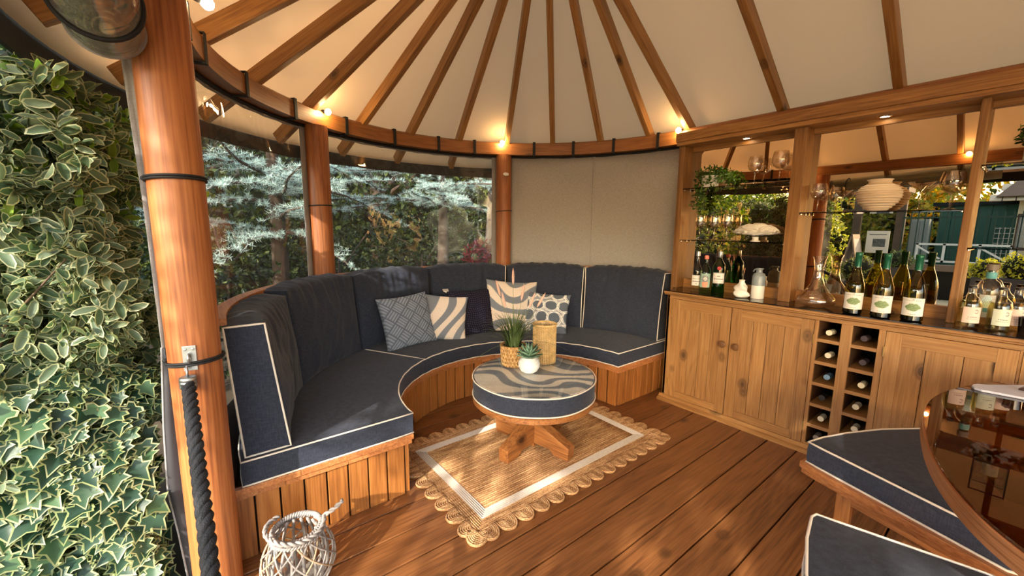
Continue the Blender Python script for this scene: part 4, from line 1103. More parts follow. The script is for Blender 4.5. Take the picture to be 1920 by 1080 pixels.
# two-tone bottle vase
e = empty('bottle_vase', (-1.213, 3.253, WT), label='grey and white glazed bottle vase on the worktop', cat='vase')
gz = plain('blue grey glaze', S(132, 142, 148), .3, var=.15, vscale=40)
lathe_obj('white_base', [(0, 0), (.040, 0), (.043, .004), (.043, .098)], M['white'], e)
lathe_obj('grey_body', [(.043, .098), (.0432, .165), (.036, .183), (.022, .19), (.019, .197), (.020, .214), (.026, .218), (.026, .224), (.018, .224), (.014, .2), (0, .19)], gz, e)
G().tube([(-.018, 0, .216), (-.034, 0, .212), (-.040, 0, .196)], .0055, 8).build('handle', gz, e, smooth=1)
def label_patch(name, r, z0, z1, a_mid, a_half, fn, parent, n=44):
    g = G(); cols = []
    for i in range(n+1):
        for j in range(n+1):
            a = a_mid+a_half*(2*i/n-1); g.v.append((r*math.cos(a), r*math.sin(a), z0+(z1-z0)*j/n)); cols.append((*fn(2*i/n-1, 2*j/n-1), 1))
    for i in range(n):
        for j in range(n): a = i*(n+1)+j; g.f.append((a, a+n+1, a+n+2, a+1)); g.m.append(0)
    return g.build(name, M['paper'], parent, smooth=1, col=cols)
m, nt, out = mat('printed paper'); a_ = nd(nt, 'Attribute', attribute_name='Col'); b = nd(nt, 'BsdfPrincipled', i_Roughness=.6); L(nt, a_.outputs['Color'], b.inputs['Base Color']); L(nt, b.outputs[0], out.inputs[0]); M['paper'] = m
WH = S(226, 222, 216)[:3]; DK = S(70, 66, 66)[:3]
def lines(u, v, rows, base=WH, ink=DK):
    for v0, h, w_ in rows:
        if abs(v-v0) < h and abs(u) < w_ and (math.sin(u*40+v0*9) > -.5): return ink
    return base
def viewang(x, y): return math.atan2(-y, -x)
# three white-wine bottles
def wlabel(u, v):
    for cx, cy, r in ((-.38, 0, .24), (-.1, .12, .3), (.18, .14, .26), (.42, -.02, .2), (.1, -.15, .34), (-.3, -.18, .22), (.5, -.12, .12)):
        d = math.hypot((u-cx), (v-cy)*1.1)+.06*mnoise.noise(Vector((u*9, v*9, 0)))
        if d < r:
            k = .5+.5*mnoise.noise(Vector((u*7, v*7, 2))); a, b = S(84, 110, 70)[:3], S(150, 172, 122)[:3]; return tuple(a[i]*(1-k)+b[i]*k for i in range(3))
    return lines(u, v, ((.86, .035, .09), (.72, .012, .6), (-.82, .015, .35)))
for x, y, lab in ((-.637, 3.15, 'left bottle of the three white wines on the worktop, nearest the decanter'), (-.506, 3.145, 'middle bottle of the three white wines on the worktop'), (-.378, 3.175, 'right bottle of the three white wines, nearest the narrow upright')):
    e = empty('white_wine_bottle', (x, y, WT), label=lab, cat='bottle', group='white wine bottles with green capsules on the worktop')
    lathe_obj('bottle_glass', [(0, .004), (.040, 0), (.0475, .006), (.0475, .155), (.044, .185), (.030, .235), (.018, .27), (.0155, .30), (.0155, .355)], M['wine'], e)
    lathe_obj('base_glass', [(0, .005), (.040, .001), (.0468, .007), (.0468, .03), (.03, .028), (0, .034)], M['darkgl'], e)
    lathe_obj('foil_capsule', [(.0165, .285), (.017, .35), (.0185, .352), (.0185, .37), (.016, .373), (0, .373)], plain('green foil', S(22, 92, 68), .35, .3), e)
    label_patch('label', .0482, .032, .132, viewang(x, y), 1.15, wlabel, e)
# spirits
e = empty('clear_spirit_bottle', (-1.667, 3.225, WT), label='tall clear spirit bottle with a pale label, left end of the worktop', cat='bottle')
lathe_obj('bottle_glass', [(0, .002), (.036, 0), (.040, .006), (.040, .16), (.037, .185), (.022, .215), (.015, .235), (.014, .30)], M['glass'], e)
lathe_obj('cap', [(0, .325), (.017, .325), (.0175, .29), (.015, .288)], M['steel'], e); label_patch('label', .0405, .05, .135, viewang(-1.667, 3.225), 1.0, lambda u, v: lines(u, v, ((.3, .06, .7), (-.2, .09, .8), (-.62, .07, .15))), e)
e = empty('round_label_gin_bottle', (-1.59, 3.215, WT), label='pale green gin bottle with a round dark seal label and pink cap', cat='bottle')
lathe_obj('bottle_glass', [(0, .002), (.036, 0), (.041, .006), (.041, .15), (.038, .18), (.020, .215), (.013, .232), (.0125, .27)], M['paleg'], e)
lathe_obj('cap', [(0, .298), (.012, .298), (.0165, .29), (.0165, .272), (.013, .268)], plain('coral cap', S(222, 128, 112), .5), e)
def seal(u, v):
    d = math.hypot(u, (v-.25)*1.25)
    if d < .32: return lines(u, v, ((.33, .05, .2), (.15, .05, .2)))
    if d < .36: return DK
    if d < .62: return S(70, 66, 84)[:3] if math.sin(math.atan2(v-.25, u)*16) > -.6 else WH
    if v < -.2 and abs(u) < .6-.5*abs(v+.45): return S(226, 150, 118)[:3]
    return S(150, 180, 166)[:3]
label_patch('label', .0415, .045, .155, viewang(-1.59, 3.215), 1.0, seal, e)
e = empty('green_gin_bottle', (-1.495, 3.235, WT), label='dark green gin bottle with a red seal and silver cap', cat='bottle')
lathe_obj('bottle_glass', [(0, .002), (.043, 0), (.047, .006), (.045, .15), (.046, .20), (.040, .235), (.022, .262), (.016, .28), (.015, .30)], M['green'], e)
lathe_obj('cap', [(0, .333), (.0165, .333), (.018, .325), (.018, .29), (.015, .286)], M['steel'], e)
label_patch('label', .0468, .085, .17, viewang(-1.495, 3.235), .95, lambda u, v: lines(u, v, ((.35, .10, .25), (-.15, .09, .75), (-.6, .03, .5), (.93, .03, 1), (-.93, .03, 1))), e)
rd = plain('red wax', S(170, 36, 40), .5); o = G().lathe([(0, .004), (.013, .003), (.015, 0), (0, -.001)], 24).build('red_seal', rd, e, smooth=40)
va = viewang(-1.495, 3.235); o.location = (.0465*math.cos(va), .0465*math.sin(va), .205); o.rotation_euler = Vector((math.cos(va), math.sin(va), .05)).to_track_quat('Z', 'Y').to_euler()
# decanter
e = empty('glass_decanter', (-.845, 3.215, WT), label='wide-based clear glass decanter on the worktop', cat='decanter')
lathe_obj('body', [(0, .003), (.05, 0), (.098, .018), (.112, .042), (.104, .066), (.070, .10), (.040, .15), (.028, .20), (.027, .25), (.034, .31), (.042, .335), (.0405, .335), (.0325, .31), (.0255, .25), (.0265, .20), (.038, .152), (.068, .104), (.102, .067), (.1095, .043), (.096, .021), (.05, .004), (0, .006)], M['smoke'], e, 48)
# mixers
pk, wg = S(222, 196, 184)[:3], S(206, 212, 194)[:3]
liq = thin_glass('pale straw liquid', (.86, .80, .52, 1), 1.4)
for x, y, c_, lab in ((-.168, 3.205, pk, 'pink-labelled mixer bottle nearest the narrow upright'), (-.066, 3.235, wg, 'pale green-labelled mixer bottle in the right bay'), (-.015, 3.30, pk, 'pink-labelled mixer bottle furthest right in the bar')):
    e = empty('mixer_bottle', (x, y, WT), label=lab, cat='bottle')
    lathe_obj('bottle_glass', [(0, .002), (.038, 0), (.043, .006), (.043, .125), (.036, .148), (.019, .168), (.015, .185), (.0145, .212)], M['glass'], e)
    lathe_obj('liquid', [(0, .008), (.040, .008), (.0405, .12), (.034, .142), (0, .142)], liq, e)
    lathe_obj('crown_cap', [(0, .222), (.014, .221), (.017, .214), (.017, .208), (.014, .208)], plain('black cap', S(34, 30, 30), .4), e)
    label_patch('label', .0437, .028, .112, viewang(x, y)+.35, .85, lambda u, v, c_=c_: (lines(u, v, ((-.25, .05, .5), (-.5, .03, .6)), c_, S(96, 84, 84)[:3]) if not (abs(math.hypot(u-.35, v-.45)-.2) < .04 and u > .2) else S(110, 90, 96)[:3]), e)
e = empty('embossed_spirit_bottle', (-.118, 3.33, WT), label='clear embossed spirit bottle with a teal neck band behind the mixers', cat='bottle')
lathe_obj('bottle_glass', [(0, .002), (.044, 0), (.049, .006), (.047, .16), (.049, .205), (.036, .235), (.020, .25), (.018, .30)], M['glass'], e)
lathe_obj('neck_band', [(.0185, .255), (.0205, .258), (.0205, .285), (.0185, .288)], plain('teal band', S(92, 162, 166), .5), e)
lathe_obj('stopper', [(0, .33), (.022, .33), (.0225, .30), (.018, .298)], plain('grey stopper', S(120, 110, 100), .6), e)
def emb(u, v):
    d = math.hypot(u/1.0, (v-.45)*1.3)
    if d < .62: return S(170, 200, 202)[:3] if math.sin(u*22)*math.sin(v*20) > -.2 else S(214, 222, 220)[:3]
    if abs(u) < .28: return S(96, 160, 166)[:3] if abs(v+.35) < .18 else S(200, 206, 204)[:3]
    return S(186, 184, 176)[:3]
label_patch('label', .0492, .05, .17, viewang(-.118, 3.345), .62, emb, e)
e = empty('dark_tumbler', (.03, 3.235, WT), label='small dark tumbler at the right end of the visible worktop', cat='glass')
lathe_obj('body', [(0, .002), (.028, 0), (.034, .08), (.0325, .08), (.027, .006), (0, .006)], thin_glass('smoked tumbler', (.35, .33, .36, 1), 1.6), e)
# lantern box on right bay shelf, planter above
e = empty('wire_lantern', (.0, 3.325, S3), label='dark-framed glass lantern on the lower shelf of the right bay', cat='lantern')
g = G(); a_ = .062
for sx in (-1, 1):
    for sy in (-1, 1): g.box(sx*a_-.003, sx*a_+.003, sy*a_-.003, sy*a_+.003, 0, .17)
for z in (0, .168):
    g.box(-a_-.003, a_+.003, -a_-.003, -a_+.003, z, z+.006); g.box(-a_-.003, a_+.003, a_-.003, a_+.003, z, z+.006); g.box(-a_-.003, -a_+.003, -a_, a_, z, z+.006); g.box(a_-.003, a_+.003, -a_, a_, z, z+.006)
g.build('frame', M['black'], e)
g = G()
for sy in (-1, 1): g.box(-a_+.003, a_-.003, sy*a_-.001, sy*a_+.001, .006, .168); g.box(sy*a_-.001, sy*a_+.001, -a_+.003, a_-.003, .006, .168)
g.build('panes', M['smoke'], e); lathe_obj('candle', [(0, 0), (.03, 0), (.03, .08), (0, .08)], M['pipe'], e, 20, (0, 0, .006))
# ------------------------------------------------------------ leaves
def template(kind):
    if kind == 'ellipse':   # variegated: green blade, cream margin
        n = 8; inn, outv = [], []
        for k in range(n):
            a = 2*PI*k/n; outv.append((.19*math.sin(a)*(1+.0), .5-.5*math.cos(a))); inn.append((.148*math.sin(a), .5-.43*math.cos(a)))
    elif kind == 'ivy':
        sh = [(0, 0), (.22, -.10), (.42, .02), (.30, .22), (.52, .42), (.25, .52), (0, 1.0)]
        outv = sh+[(-x, y) for x, y in sh[-2:0:-1]]; inn = [(x*.82, .34+(y-.34)*.86) for x, y in outv]; n = len(outv)
    elif kind == 'plain':
        n = 6; outv = [(.24*math.sin(2*PI*k/n), .5-.5*math.cos(2*PI*k/n)) for k in range(n)]; inn = None
    elif kind == 'blade':
        outv = [(-.03, 0), (.03, 0), (.02, .6), (0, 1), (-.02, .6)]; n = 5; inn = None
    zf = lambda x, y: .35*abs(x)-.22*(y-.3)**2
    V, F_, K = [], [], []
    if inn:
        V.append((0, .42, zf(0, .42))); K.append(0)
        for p in inn: V.append((*p, zf(*p))); K.append(0)
        for k in range(n): F_.append((0, 1+k, 1+(k+1) % n))
        b = len(V)
        for p in inn: V.append((*p, zf(*p))); K.append(1)
        for p in outv: V.append((*p, zf(*p))); K.append(1)
        for k in range(n):
            a, c = b+k, b+(k+1) % n; F_ += [(a, a+n, c+n), (a, c+n, c)]
    else:
        V.append((0, .45, zf(0, .45))); K.append(0)
        for p in outv: V.append((*p, zf(*p))); K.append(0)
        for k in range(n): F_.append((0, 1+k, 1+(k+1) % n))
    return np.array(V), np.array(F_), np.array(K)
TPL = {k: template(k) for k in ('ellipse', 'ivy', 'plain', 'blade')}
def unit(a): return a/np.maximum(np.linalg.norm(a, axis=1, keepdims=True), 1e-9)
def leaves(name, tpl, pos, d, nrm, size, c0, c1=None, mt=None, parent=None, **k):
    V, F_, K = TPL[tpl]; N = len(pos); d = unit(d); x = unit(np.cross(d, nrm)); z = np.cross(x, d)
    P = pos[:, None, :]+size[:, None, None]*(V[None, :, 0:1]*x[:, None, :]+V[None, :, 1:2]*d[:, None, :]+V[None, :, 2:3]*z[:, None, :])
    P = P.reshape(-1, 3); nv = len(V)
    FF = (F_[None]+np.arange(N)[:, None, None]*nv).reshape(-1, 3)
    cc = np.where(K[None, :, None] == 0, c0[:, None, :], (c1 if c1 is not None else c0)[:, None, :]).reshape(-1, 3)
    me = bpy.data.meshes.new(name); me.vertices.add(len(P)); me.vertices.foreach_set('co', P.astype(np.float32).ravel())
    me.loops.add(FF.size); me.loops.foreach_set('vertex_index', FF.astype(np.int32).ravel())
    me.polygons.add(len(FF)); me.polygons.foreach_set('loop_start', (np.arange(len(FF))*3).astype(np.int32))
    me.polygons.foreach_set('use_smooth', np.ones(len(FF), dtype=bool))
    me.update(calc_edges=True)
    a = me.color_attributes.new('Col', 'FLOAT_COLOR', 'POINT'); a.data.foreach_set('color', np.c_[cc, np.ones(len(cc))].astype(np.float32).ravel())
    me.materials.append(mt or M['leaf'])
    o = bpy.data.objects.new(name, me); COL.objects.link(o); reg(o, parent); return tag(o, **k)
def pal(N, cols, jit=.18):
    c = np.array([S(*q)[:3] for q in cols]); i = rng.integers(0, len(c), N); return c[i]*(1+rng.uniform(-jit, jit, (N, 1)))
def rdir(N): return unit(rng.normal(size=(N, 3)))
def whorls(tips, tipdir, per, size, spread=1.0):
    """several leaves around each twig tip"""
    N = len(tips)*per; t = np.repeat(tips, per, 0); td = np.repeat(tipdir, per, 0)
    d = unit(td*.5*rng.uniform(.3, 1.4, (N, 1))+rdir(N)*spread); off = rng.uniform(-.03, .02, (N, 1))*1.0
    return t+td*off, d, unit(td+.5*rdir(N)), rng.uniform(size*.65, size*1.2, N)
def blob_points(N, f, bounds):
    out = []
    lo, hi = np.array(bounds[0]), np.array(bounds[1])
    while sum(map(len, out)) < N:
        p = rng.uniform(lo, hi, (N*2, 3)); out.append(p[f(p)])
    return np.concatenate(out)[:N]
# ------------------------------------------------------------ variegated hedge on the left (wraps round the outside)
def hsurf(x, y, z):
    """outwards distance from the hedge's face; the face keeps clear of the eaves and the wall"""
    dx = np.minimum(x-CX, 0); R = np.sqrt(dx**2+(y-CY)**2)
    off = np.where(z < 1.93, 1.96, 2.24)
    return off, R
def hedge_ok(p):
    x, y, z = p.T; off, R = hsurf(x, y, z); w_ = .06*np.sin(x*7+z*5)+.05*np.sin(z*11+y*6)
    front = -1.98-.10*np.sin(z*4+y*5)
    far = x < -2.5
    return (R > off+.02+w_*.5) & (R < off+.55) & (y < np.where(far, -.42, .4)) & (x < front) & (z > .55) & (z < np.where(far, 1.9+w_, np.where(x < -2.12, 1.95+w_*1.5, 2.5)))
tips = blob_points(3800, hedge_ok, ((-4.4, -2.3, .6), (-1.85, .4, 3.4)))
td = unit(np.c_[np.full(len(tips), .6), np.full(len(tips), .35), rng.uniform(.1, .8, len(tips))]+.6*rdir(len(tips)))
pos, d, nr_, sz = whorls(tips, td, 6, .072)
N = len(pos)
hedge = empty('variegated_hedge', (-2.2, -.8, -.1), label='tall hedge of grey-green leaves with cream margins left of the summer house', cat='hedge')
def rel(o, e): o.location = tuple(-v for v in e.location); return o
front = np.argsort(np.linalg.norm(pos-np.array([0, 0, 1.45]), axis=1))
vis = [i for i in front if abs(pos[i, 1]/pos[i, 0]-.15) < .13 and pos[i, 2] > .85][:300]
mask = np.ones(N, bool); mask[vis] = False
c0 = pal(N, ((84, 104, 74), (102, 120, 90), (74, 94, 68), (116, 130, 102))); c1 = pal(N, ((178, 180, 134), (196, 196, 154), (164, 168, 124)))
g0 = pos[:, 2] > 1.9
yel = (rng.random(N) < .16) & (pos[:, 2] > 1.45)
c0[yel] = pal(yel.sum(), ((96, 128, 40), (124, 150, 50))); c1[yel] = c0[yel]*1.3
rel(leaves('foliage', 'ellipse', pos[mask], d[mask], nr_[mask], sz[mask], c0[mask], c1[mask], parent=hedge, kind='stuff'), hedge)
# 300 nearest leaves one by one, sharing three meshes
protos = []
for q in range(4):
    o = leaves('leaf', 'ellipse', np.zeros((1, 3)), np.array([[0, 1., 0]]), np.array([[0, 0, 1.]]), np.array([1.0]), np.array([S(*[(78, 96, 66), (94, 110, 82), (68, 86, 60), (106, 120, 92)][q])[:3]]), np.array([S(*[(162, 164, 122), (180, 180, 140), (148, 152, 112), (172, 172, 130)][q])[:3]]))
    protos.append(o)
def place_leaf(proto, parent, p, dd, nn, s, e):
    o = proto.copy(); COL.objects.link(o); reg(o, parent)
    dd = Vector(dd).normalized(); x = dd.cross(Vector(nn)).normalized(); z = x.cross(dd)
    o.matrix_local = Matrix.Translation(Vector(p)-e.location) @ Matrix((x, dd, z)).transposed().to_4x4() @ Matrix.Diagonal((s, s, s, 1)); return o
for n_, i in enumerate(vis): place_leaf(protos[n_ % 4], hedge, pos[i], d[i], nr_[i], sz[i], hedge)
for o in protos: bpy.data.objects.remove(o)
# twigs and a dark core
g = G(); r_ = random.Random(2)
for i in range(90):
    t = tips[r_.randrange(len(tips))]; p0 = Vector((t[0]-.35+r_.uniform(-.1, .1), t[1]-.35, max(.1, t[2]-.6))); p1 = Vector(t)
    g.tube([p0, (p0+p1)/2+Vector((r_.uniform(-.05, .05), r_.uniform(-.05, .05), .05)), p1], [.007, .005, .002], 5)
rel(g.build('twigs', plain('brown twig', S(84, 66, 48), .9), hedge, smooth=1, kind='stuff'), hedge)
# ------------------------------------------------------------ ivy
def ivy_ok(p):
    x, y, z = p.T; dx = np.minimum(x-CX, 0); R = np.sqrt(dx**2+(y-CY)**2)
    lip = -1.84-.24*np.clip(z, 0, 1.05)+.05*np.sin(y*9+z*8)
    return (R > 1.95) & (R < 2.8) & (x < lip) & (x > lip-.22) & (z < .90+.06*np.sin(y*12))
ip = blob_points(3600, ivy_ok, ((-2.7, -1.5, -.15), (-1.6, 0, 1.0)))
N = len(ip); idd = unit(np.c_[rng.uniform(.1, .8, N), rng.uniform(-.6, .6, N), rng.uniform(-.9, -.1, N)]); inn = unit(np.c_[np.full(N, .9), np.full(N, .15), np.full(N, .75)]+.45*rdir(N))
isz = rng.uniform(.055, .10, N); c0 = pal(N, ((52, 80, 60), (42, 68, 50), (66, 92, 68), (80, 110, 74))); c1 = pal(N, ((176, 180, 126), (160, 170, 114), (190, 190, 140)))
ivy = empty('variegated_ivy', (-1.6, -.7, -.18), label='variegated ivy with cream-edged lobed leaves at the foot of the hedge', cat='ivy')
order = np.argsort(-ip[:, 0]+np.abs(ip[:, 1]/ip[:, 0]-.18)*2)[:300]; mask = np.ones(N, bool); mask[order] = False
rel(leaves('foliage', 'ivy', ip[mask], idd[mask], inn[mask], isz[mask], c0[mask], c1[mask], parent=ivy, kind='stuff'), ivy)
protos = [leaves('leaf', 'ivy', np.zeros((1, 3)), np.array([[0, 1., 0]]), np.array([[0, 0, 1.]]), np.array([1.0]), c0[i:i+1], c1[i:i+1]) for i in range(4)]
for n_, i in enumerate(order): place_leaf(protos[n_ % 4], ivy, ip[i], idd[i], inn[i], isz[i], ivy)
for o in protos: bpy.data.objects.remove(o)
core = plain('shaded core', S(40, 42, 28), 1, var=.4, vscale=12)  # solid dark filler; shade inside the foliage is put into its colour
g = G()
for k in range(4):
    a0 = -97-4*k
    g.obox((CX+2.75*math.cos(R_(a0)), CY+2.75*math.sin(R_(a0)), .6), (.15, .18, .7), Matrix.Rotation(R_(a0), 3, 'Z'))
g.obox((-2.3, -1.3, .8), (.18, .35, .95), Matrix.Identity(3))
rel(g.build('dark_core', core, hedge), hedge)
# ------------------------------------------------------------ trees and shrubs beyond the windows
def tree(name, label, cat, base, crown, n, kind, size, cols, cols2=None, trunk=.08, th=None, mt=None, per=5, grp=None, shell_=.0, branches=7, kindtag='stuff'):
    """crown: list of (cx,cy,cz,rx,ry,rz)"""
    e = empty(name, base, label=label, cat=cat)
    if grp: e['group'] = grp
    P = []; D = []
    for (cx, cy, cz, rx, ry, rz) in crown:
        k = max(20, int(n*rx*ry*rz/sum(c[3]*c[4]*c[5] for c in crown)))//per+1
        u = rdir(k); r = rng.uniform(max(shell_, .2), 1, (k, 1))**.5*(1+.12*np.sin(u[:, :1]*9+u[:, 2:3]*7)); P.append(np.array([cx, cy, cz])+u*r*np.array([rx, ry, rz])); D.append(unit(u+np.array([0, 0, .3])))
    P = np.concatenate(P); D = np.concatenate(D); pos, d, nn, sz = whorls(P, D, per, size, .9)
    rel(leaves('foliage', kind, pos, d, nn, sz, pal(len(pos), cols), pal(len(pos), cols2) if cols2 else None, mt or M['leaf'], e, kind=kindtag), e)
    if trunk:
        g = G(); b = Vector(base); top = max(c[2] for c in crown); cx, cy = crown[0][0], crown[0][1]
        g.tube([b, b+Vector(((cx-b.x)*.4, (cy-b.y)*.4, (top-b.z)*.5)), Vector((cx, cy, top))], [trunk, trunk*.7, trunk*.2], 9)
        for i in range(branches):
            c = crown[i % len(crown)]; q = b.lerp(Vector((c[0], c[1], c[2])), .5+.05*i); a = i*2.4
            g.tube([q, q+Vector((math.cos(a)*c[3]*.5, math.sin(a)*c[4]*.5, c[5]*.35)), q+Vector((math.cos(a)*c[3]*.9, math.sin(a)*c[4]*.9, c[5]*.4))], [trunk*.35, trunk*.2, .004], 6)
        rel(g.build('trunk', M['bark'], e, smooth=1), e)
    return e
M['bark'] = plain('bark', S(74, 60, 50), 1, bump=.8, bscale=25, var=.3, vscale=9)
DG = ((44, 58, 34), (58, 72, 40), (36, 48, 32), (72, 84, 48), (88, 96, 50))
for i, (x, y, z, r, rz) in enumerate(((-4.9, -1.0, 1.3, .9, 1.6), (-5.9, .3, 1.2, 1.0, 1.9), (-6.4, 1.7, 1.0, 1.0, 1.7), (-6.5, 3.1, 1.0, 1.0, 1.6), (-6.1, 4.6, 1.2, 1.1, 1.7), (-5.0, 5.9, 1.2, 1.1, 1.8))):
    lab = ('dark evergreen shrub behind the left clear window, beside the hedge', 'dark evergreen shrub below the blue cedar in the left clear window', 'dark evergreen shrub beyond the post between the windows', 'dark evergreen shrub in the middle of the right clear window', 'dark evergreen shrub at the right of the right clear window', 'dark evergreen shrub beyond the taupe blind')[i]
    tree('evergreen_shrub', lab, 'shrub', (x, y, -.18), [(x, y, z, r, r, rz), (x+.2, y+.5, z*.6, r*.8, r*.8, rz*.6)], 5200, 'plain', .06, DG, None, .06, per=6, grp='evergreen shrubs behind the windows')
for i in range(5):
    x, y = [(-8.0, -3.4), (-8.8, .0), (-8.9, 3.2), (-7.8, 6.4), (-4.5, 8.6)][i]
    tree('background_tree', ('tall tree far beyond the hedge on the left', 'tall dark tree behind the blue cedar', 'tall dark tree behind the right clear window', 'tall dark tree beyond the second window on the right', 'tall dark tree behind the bar wall')[i], 'tree', (x, y, -.2), [(x, y, 2.6, 1.9, 1.9, 2.8), (x+.3, y+1.2, 4.4, 1.6, 1.6, 1.6)], 5200, 'plain', .15, ((52, 66, 38), (40, 54, 34), (84, 96, 44)), None, .18, per=5, grp='tall trees behind the windows')
tb = empty('boundary_hedge', (-9, 0, -.2), label='tall dense dark boundary hedge enclosing the garden behind the trees', cat='hedge')
g = G(); hp_ = [(-2.0, 10.6), (-6, 10.2), (-9.3, 8), (-10.6, 4), (-10.8, 0), (-10.4, -4), (-9.4, -8), (-7.2, -10.6), (-5.5, -14), (-3, -16.5), (3, -17), (8, -16.5)]
P_h, D_h = [], []
for i in range(len(hp_)-1):
    a, b_ = Vector((*hp_[i], 0)), Vector((*hp_[i+1], 0)); d_ = (b_-a); n_ = Vector((d_.y, -d_.x, 0)).normalized()*-1
    if n_.dot(-(a+b_)/2) < 0: n_ = -n_
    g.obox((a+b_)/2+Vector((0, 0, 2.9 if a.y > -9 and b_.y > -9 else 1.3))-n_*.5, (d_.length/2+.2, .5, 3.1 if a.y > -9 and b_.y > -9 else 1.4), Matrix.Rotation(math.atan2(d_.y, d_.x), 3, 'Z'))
    hh_ = 6.2 if a.y > -9 and b_.y > -9 else 4.2
    for q in range(int(d_.length*260)):
        t = rng.random(); z = rng.random()*hh_; P_h.append(tuple(a+d_*t+n_*(.05+.25*math.sin(t*9+z*2)*math.sin(z*3)+.1)+Vector((0, 0, z-.2)))); D_h.append(tuple(n_))
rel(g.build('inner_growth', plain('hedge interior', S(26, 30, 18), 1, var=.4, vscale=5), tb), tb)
P_h, D_h = np.array(P_h), np.array(D_h)
rel(leaves('foliage', 'plain', P_h, unit(rdir(len(P_h))+np.array([0, 0, -.2])), unit(D_h+.6*rdir(len(P_h))), rng.uniform(.12, .26, len(P_h)), pal(len(P_h), ((48, 62, 34), (62, 78, 38), (38, 50, 30), (96, 108, 46))), None, M['leaf'], tb, kind='stuff'), tb)
# blue cedar
def cedar(base, label, arms, seed):
    e = empty('blue_cedar', base, label=label, cat='tree'); b = Vector(base); r_ = random.Random(seed); g = G()
    g.tube([b, b+Vector((.03, .02, 1.6)), b+Vector((0, 0, 3.4))], [.11, .08, .03], 10)
    P, D = [], []
    for (z, a, Ln, droop) in arms:
        d0 = Vector((math.cos(R_(a)), math.sin(R_(a)), .12)); p0 = b+Vector((0, 0, z)); pts = []
        for k in range(9):
            t = k/8; pts.append(p0+d0*Ln*t+Vector((0, 0, -droop*t*t))+Vector((.03*math.sin(k*1.3+a), .03*math.cos(k+a), 0)))
        g.tube(pts, [.018*(1-k/9)+.003 for k in range(9)], 6)
        for k in range(1, 9):
            for q in range(4):
                side = Vector((-d0.y, d0.x, 0))*r_.choice((-1, 1)); t = r_.random(); p = pts[k-1].lerp(pts[k], t); ln = (.34*(1-k/10)+.08)*r_.uniform(.5, 1)
                sd_ = (side*.8+d0*.6+Vector((0, 0, r_.uniform(-.35, .12)))).normalized(); tip = p+sd_*ln
                g.tube([p, tip], [.003, .0015], 4)
                n = int(ln/.018)
                for m2 in range(n): P.append(p+sd_*ln*(m2+.5)/n+Vector((0, 0, .004))); D.append(sd_)
            for m2 in range(7): P.append(pts[k-1].lerp(pts[k], m2/7)); D.append(d0)
    P = np.array([tuple(v) for v in P]); D = np.array([tuple(v) for v in D])
    per = 5; pos = np.repeat(P, per, 0); dd = unit(np.repeat(D, per, 0)*.5+rdir(len(pos))*.8+np.array([0, 0, .35])); 
    rel(g.build('branches', M['bark'], e, smooth=1, kind='stuff'), e)
    rel(leaves('needles', 'blade', pos, dd, rdir(len(pos)), rng.uniform(.035, .06, len(pos)), pal(len(pos), ((176, 200, 192), (204, 222, 214), (150, 176, 168))), None, M['needle'], e, kind='stuff'), e)
r_ = random.Random(4)
arms = [(z+r_.uniform(-.14, .14), a+r_.uniform(-16, 16), r_.uniform(.9, 1.7), r_.uniform(-.25, .75)) for z in (1.65, 1.95, 2.25, 2.55, 2.85) for a in (-65, -25, 15, 55, 95)]
cedar((-5.3, .75, -.18), 'pale blue cedar with feathery branches beyond the left clear window', arms, 1)
arms = [(z+r_.uniform(-.14, .14), a+r_.uniform(-16, 16), r_.uniform(.8, 1.6), r_.uniform(-.2, .75)) for z in (2.05, 2.3, 2.55, 2.8) for a in (-80, -40, 0, 40)]
cedar((-5.6, 3.0, -.18), 'pale blue cedar with feathery branches beyond the right clear window', arms, 2)
tree('yellow_climber', 'bright yellow-green climber just outside the left clear window, beside the nearest post', 'climber', (-2.95, -.15, -.18), [(-2.88, -.02, 1.55, .09, .09, .25), (-3.0, .0, 1.15, .12, .10, .22)], 110, 'plain', .085, ((178, 196, 52), (140, 170, 50), (104, 140, 52)), None, .010, per=4, branches=3)
tree('red_maple', 'small red-leaved maple outside the right clear window', 'shrub', (-4.55, 3.05, -.18), [(-4.5, 3.0, 1.10, .26, .26, .22)], 900, 'plain', .045, ((128, 44, 52), (156, 62, 66), (100, 36, 46)), None, .02, per=5)
tree('golden_shrub', 'low yellow-green shrub under the red maple', 'shrub', (-4.7, 3.35, -.18), [(-4.7, 3.35, .75, .35, .35, .3)], 900, 'plain', .05, ((142, 150, 56), (112, 124, 50)), None, .02, per=5)
g = G().tube([(-5.2, 3.75, -.2), (-5.15, 3.7, 1.2), (-5.0, 3.75, 3.6)], [.20, .17, .14], 14); tag(g.build('tree_trunk', M['bark'], smooth=1), 'thick dark trunk at the right edge of the right clear window', 'trunk')
tree('sunlit_laurel', 'sunlit green and yellow laurel mass reflected in the left mirror', 'shrub', (-4.6, -4.6, -.2), [(-4.6, -4.4, 1.6, 1.3, 1.1, 1.8), (-5.4, -6.0, 2.0, 1.3, 1.2, 2.2), (-3.6, -6.0, 1.3, .6, .8, 1.5)], 9000, 'plain', .09, ((142, 152, 58), (98, 118, 48), (70, 88, 38), (170, 170, 80)), None, .08, per=6)
tree('bay_tree', 'green tree with sunlit yellow-green leaves rising above the hedge at the upper left', 'tree', (-5.0, -2.1, -.2), [(-4.6, -1.9, 2.9, .9, .8, 1.3), (-5.4, -2.3, 3.9, 1.0, .9, 1.0), (-4.2, -2.6, 2.2, .7, .6, .9)], 9000, 'plain', .085, ((96, 124, 44), (70, 96, 40), (156, 170, 62), (120, 148, 60)), None, .09, per=6)
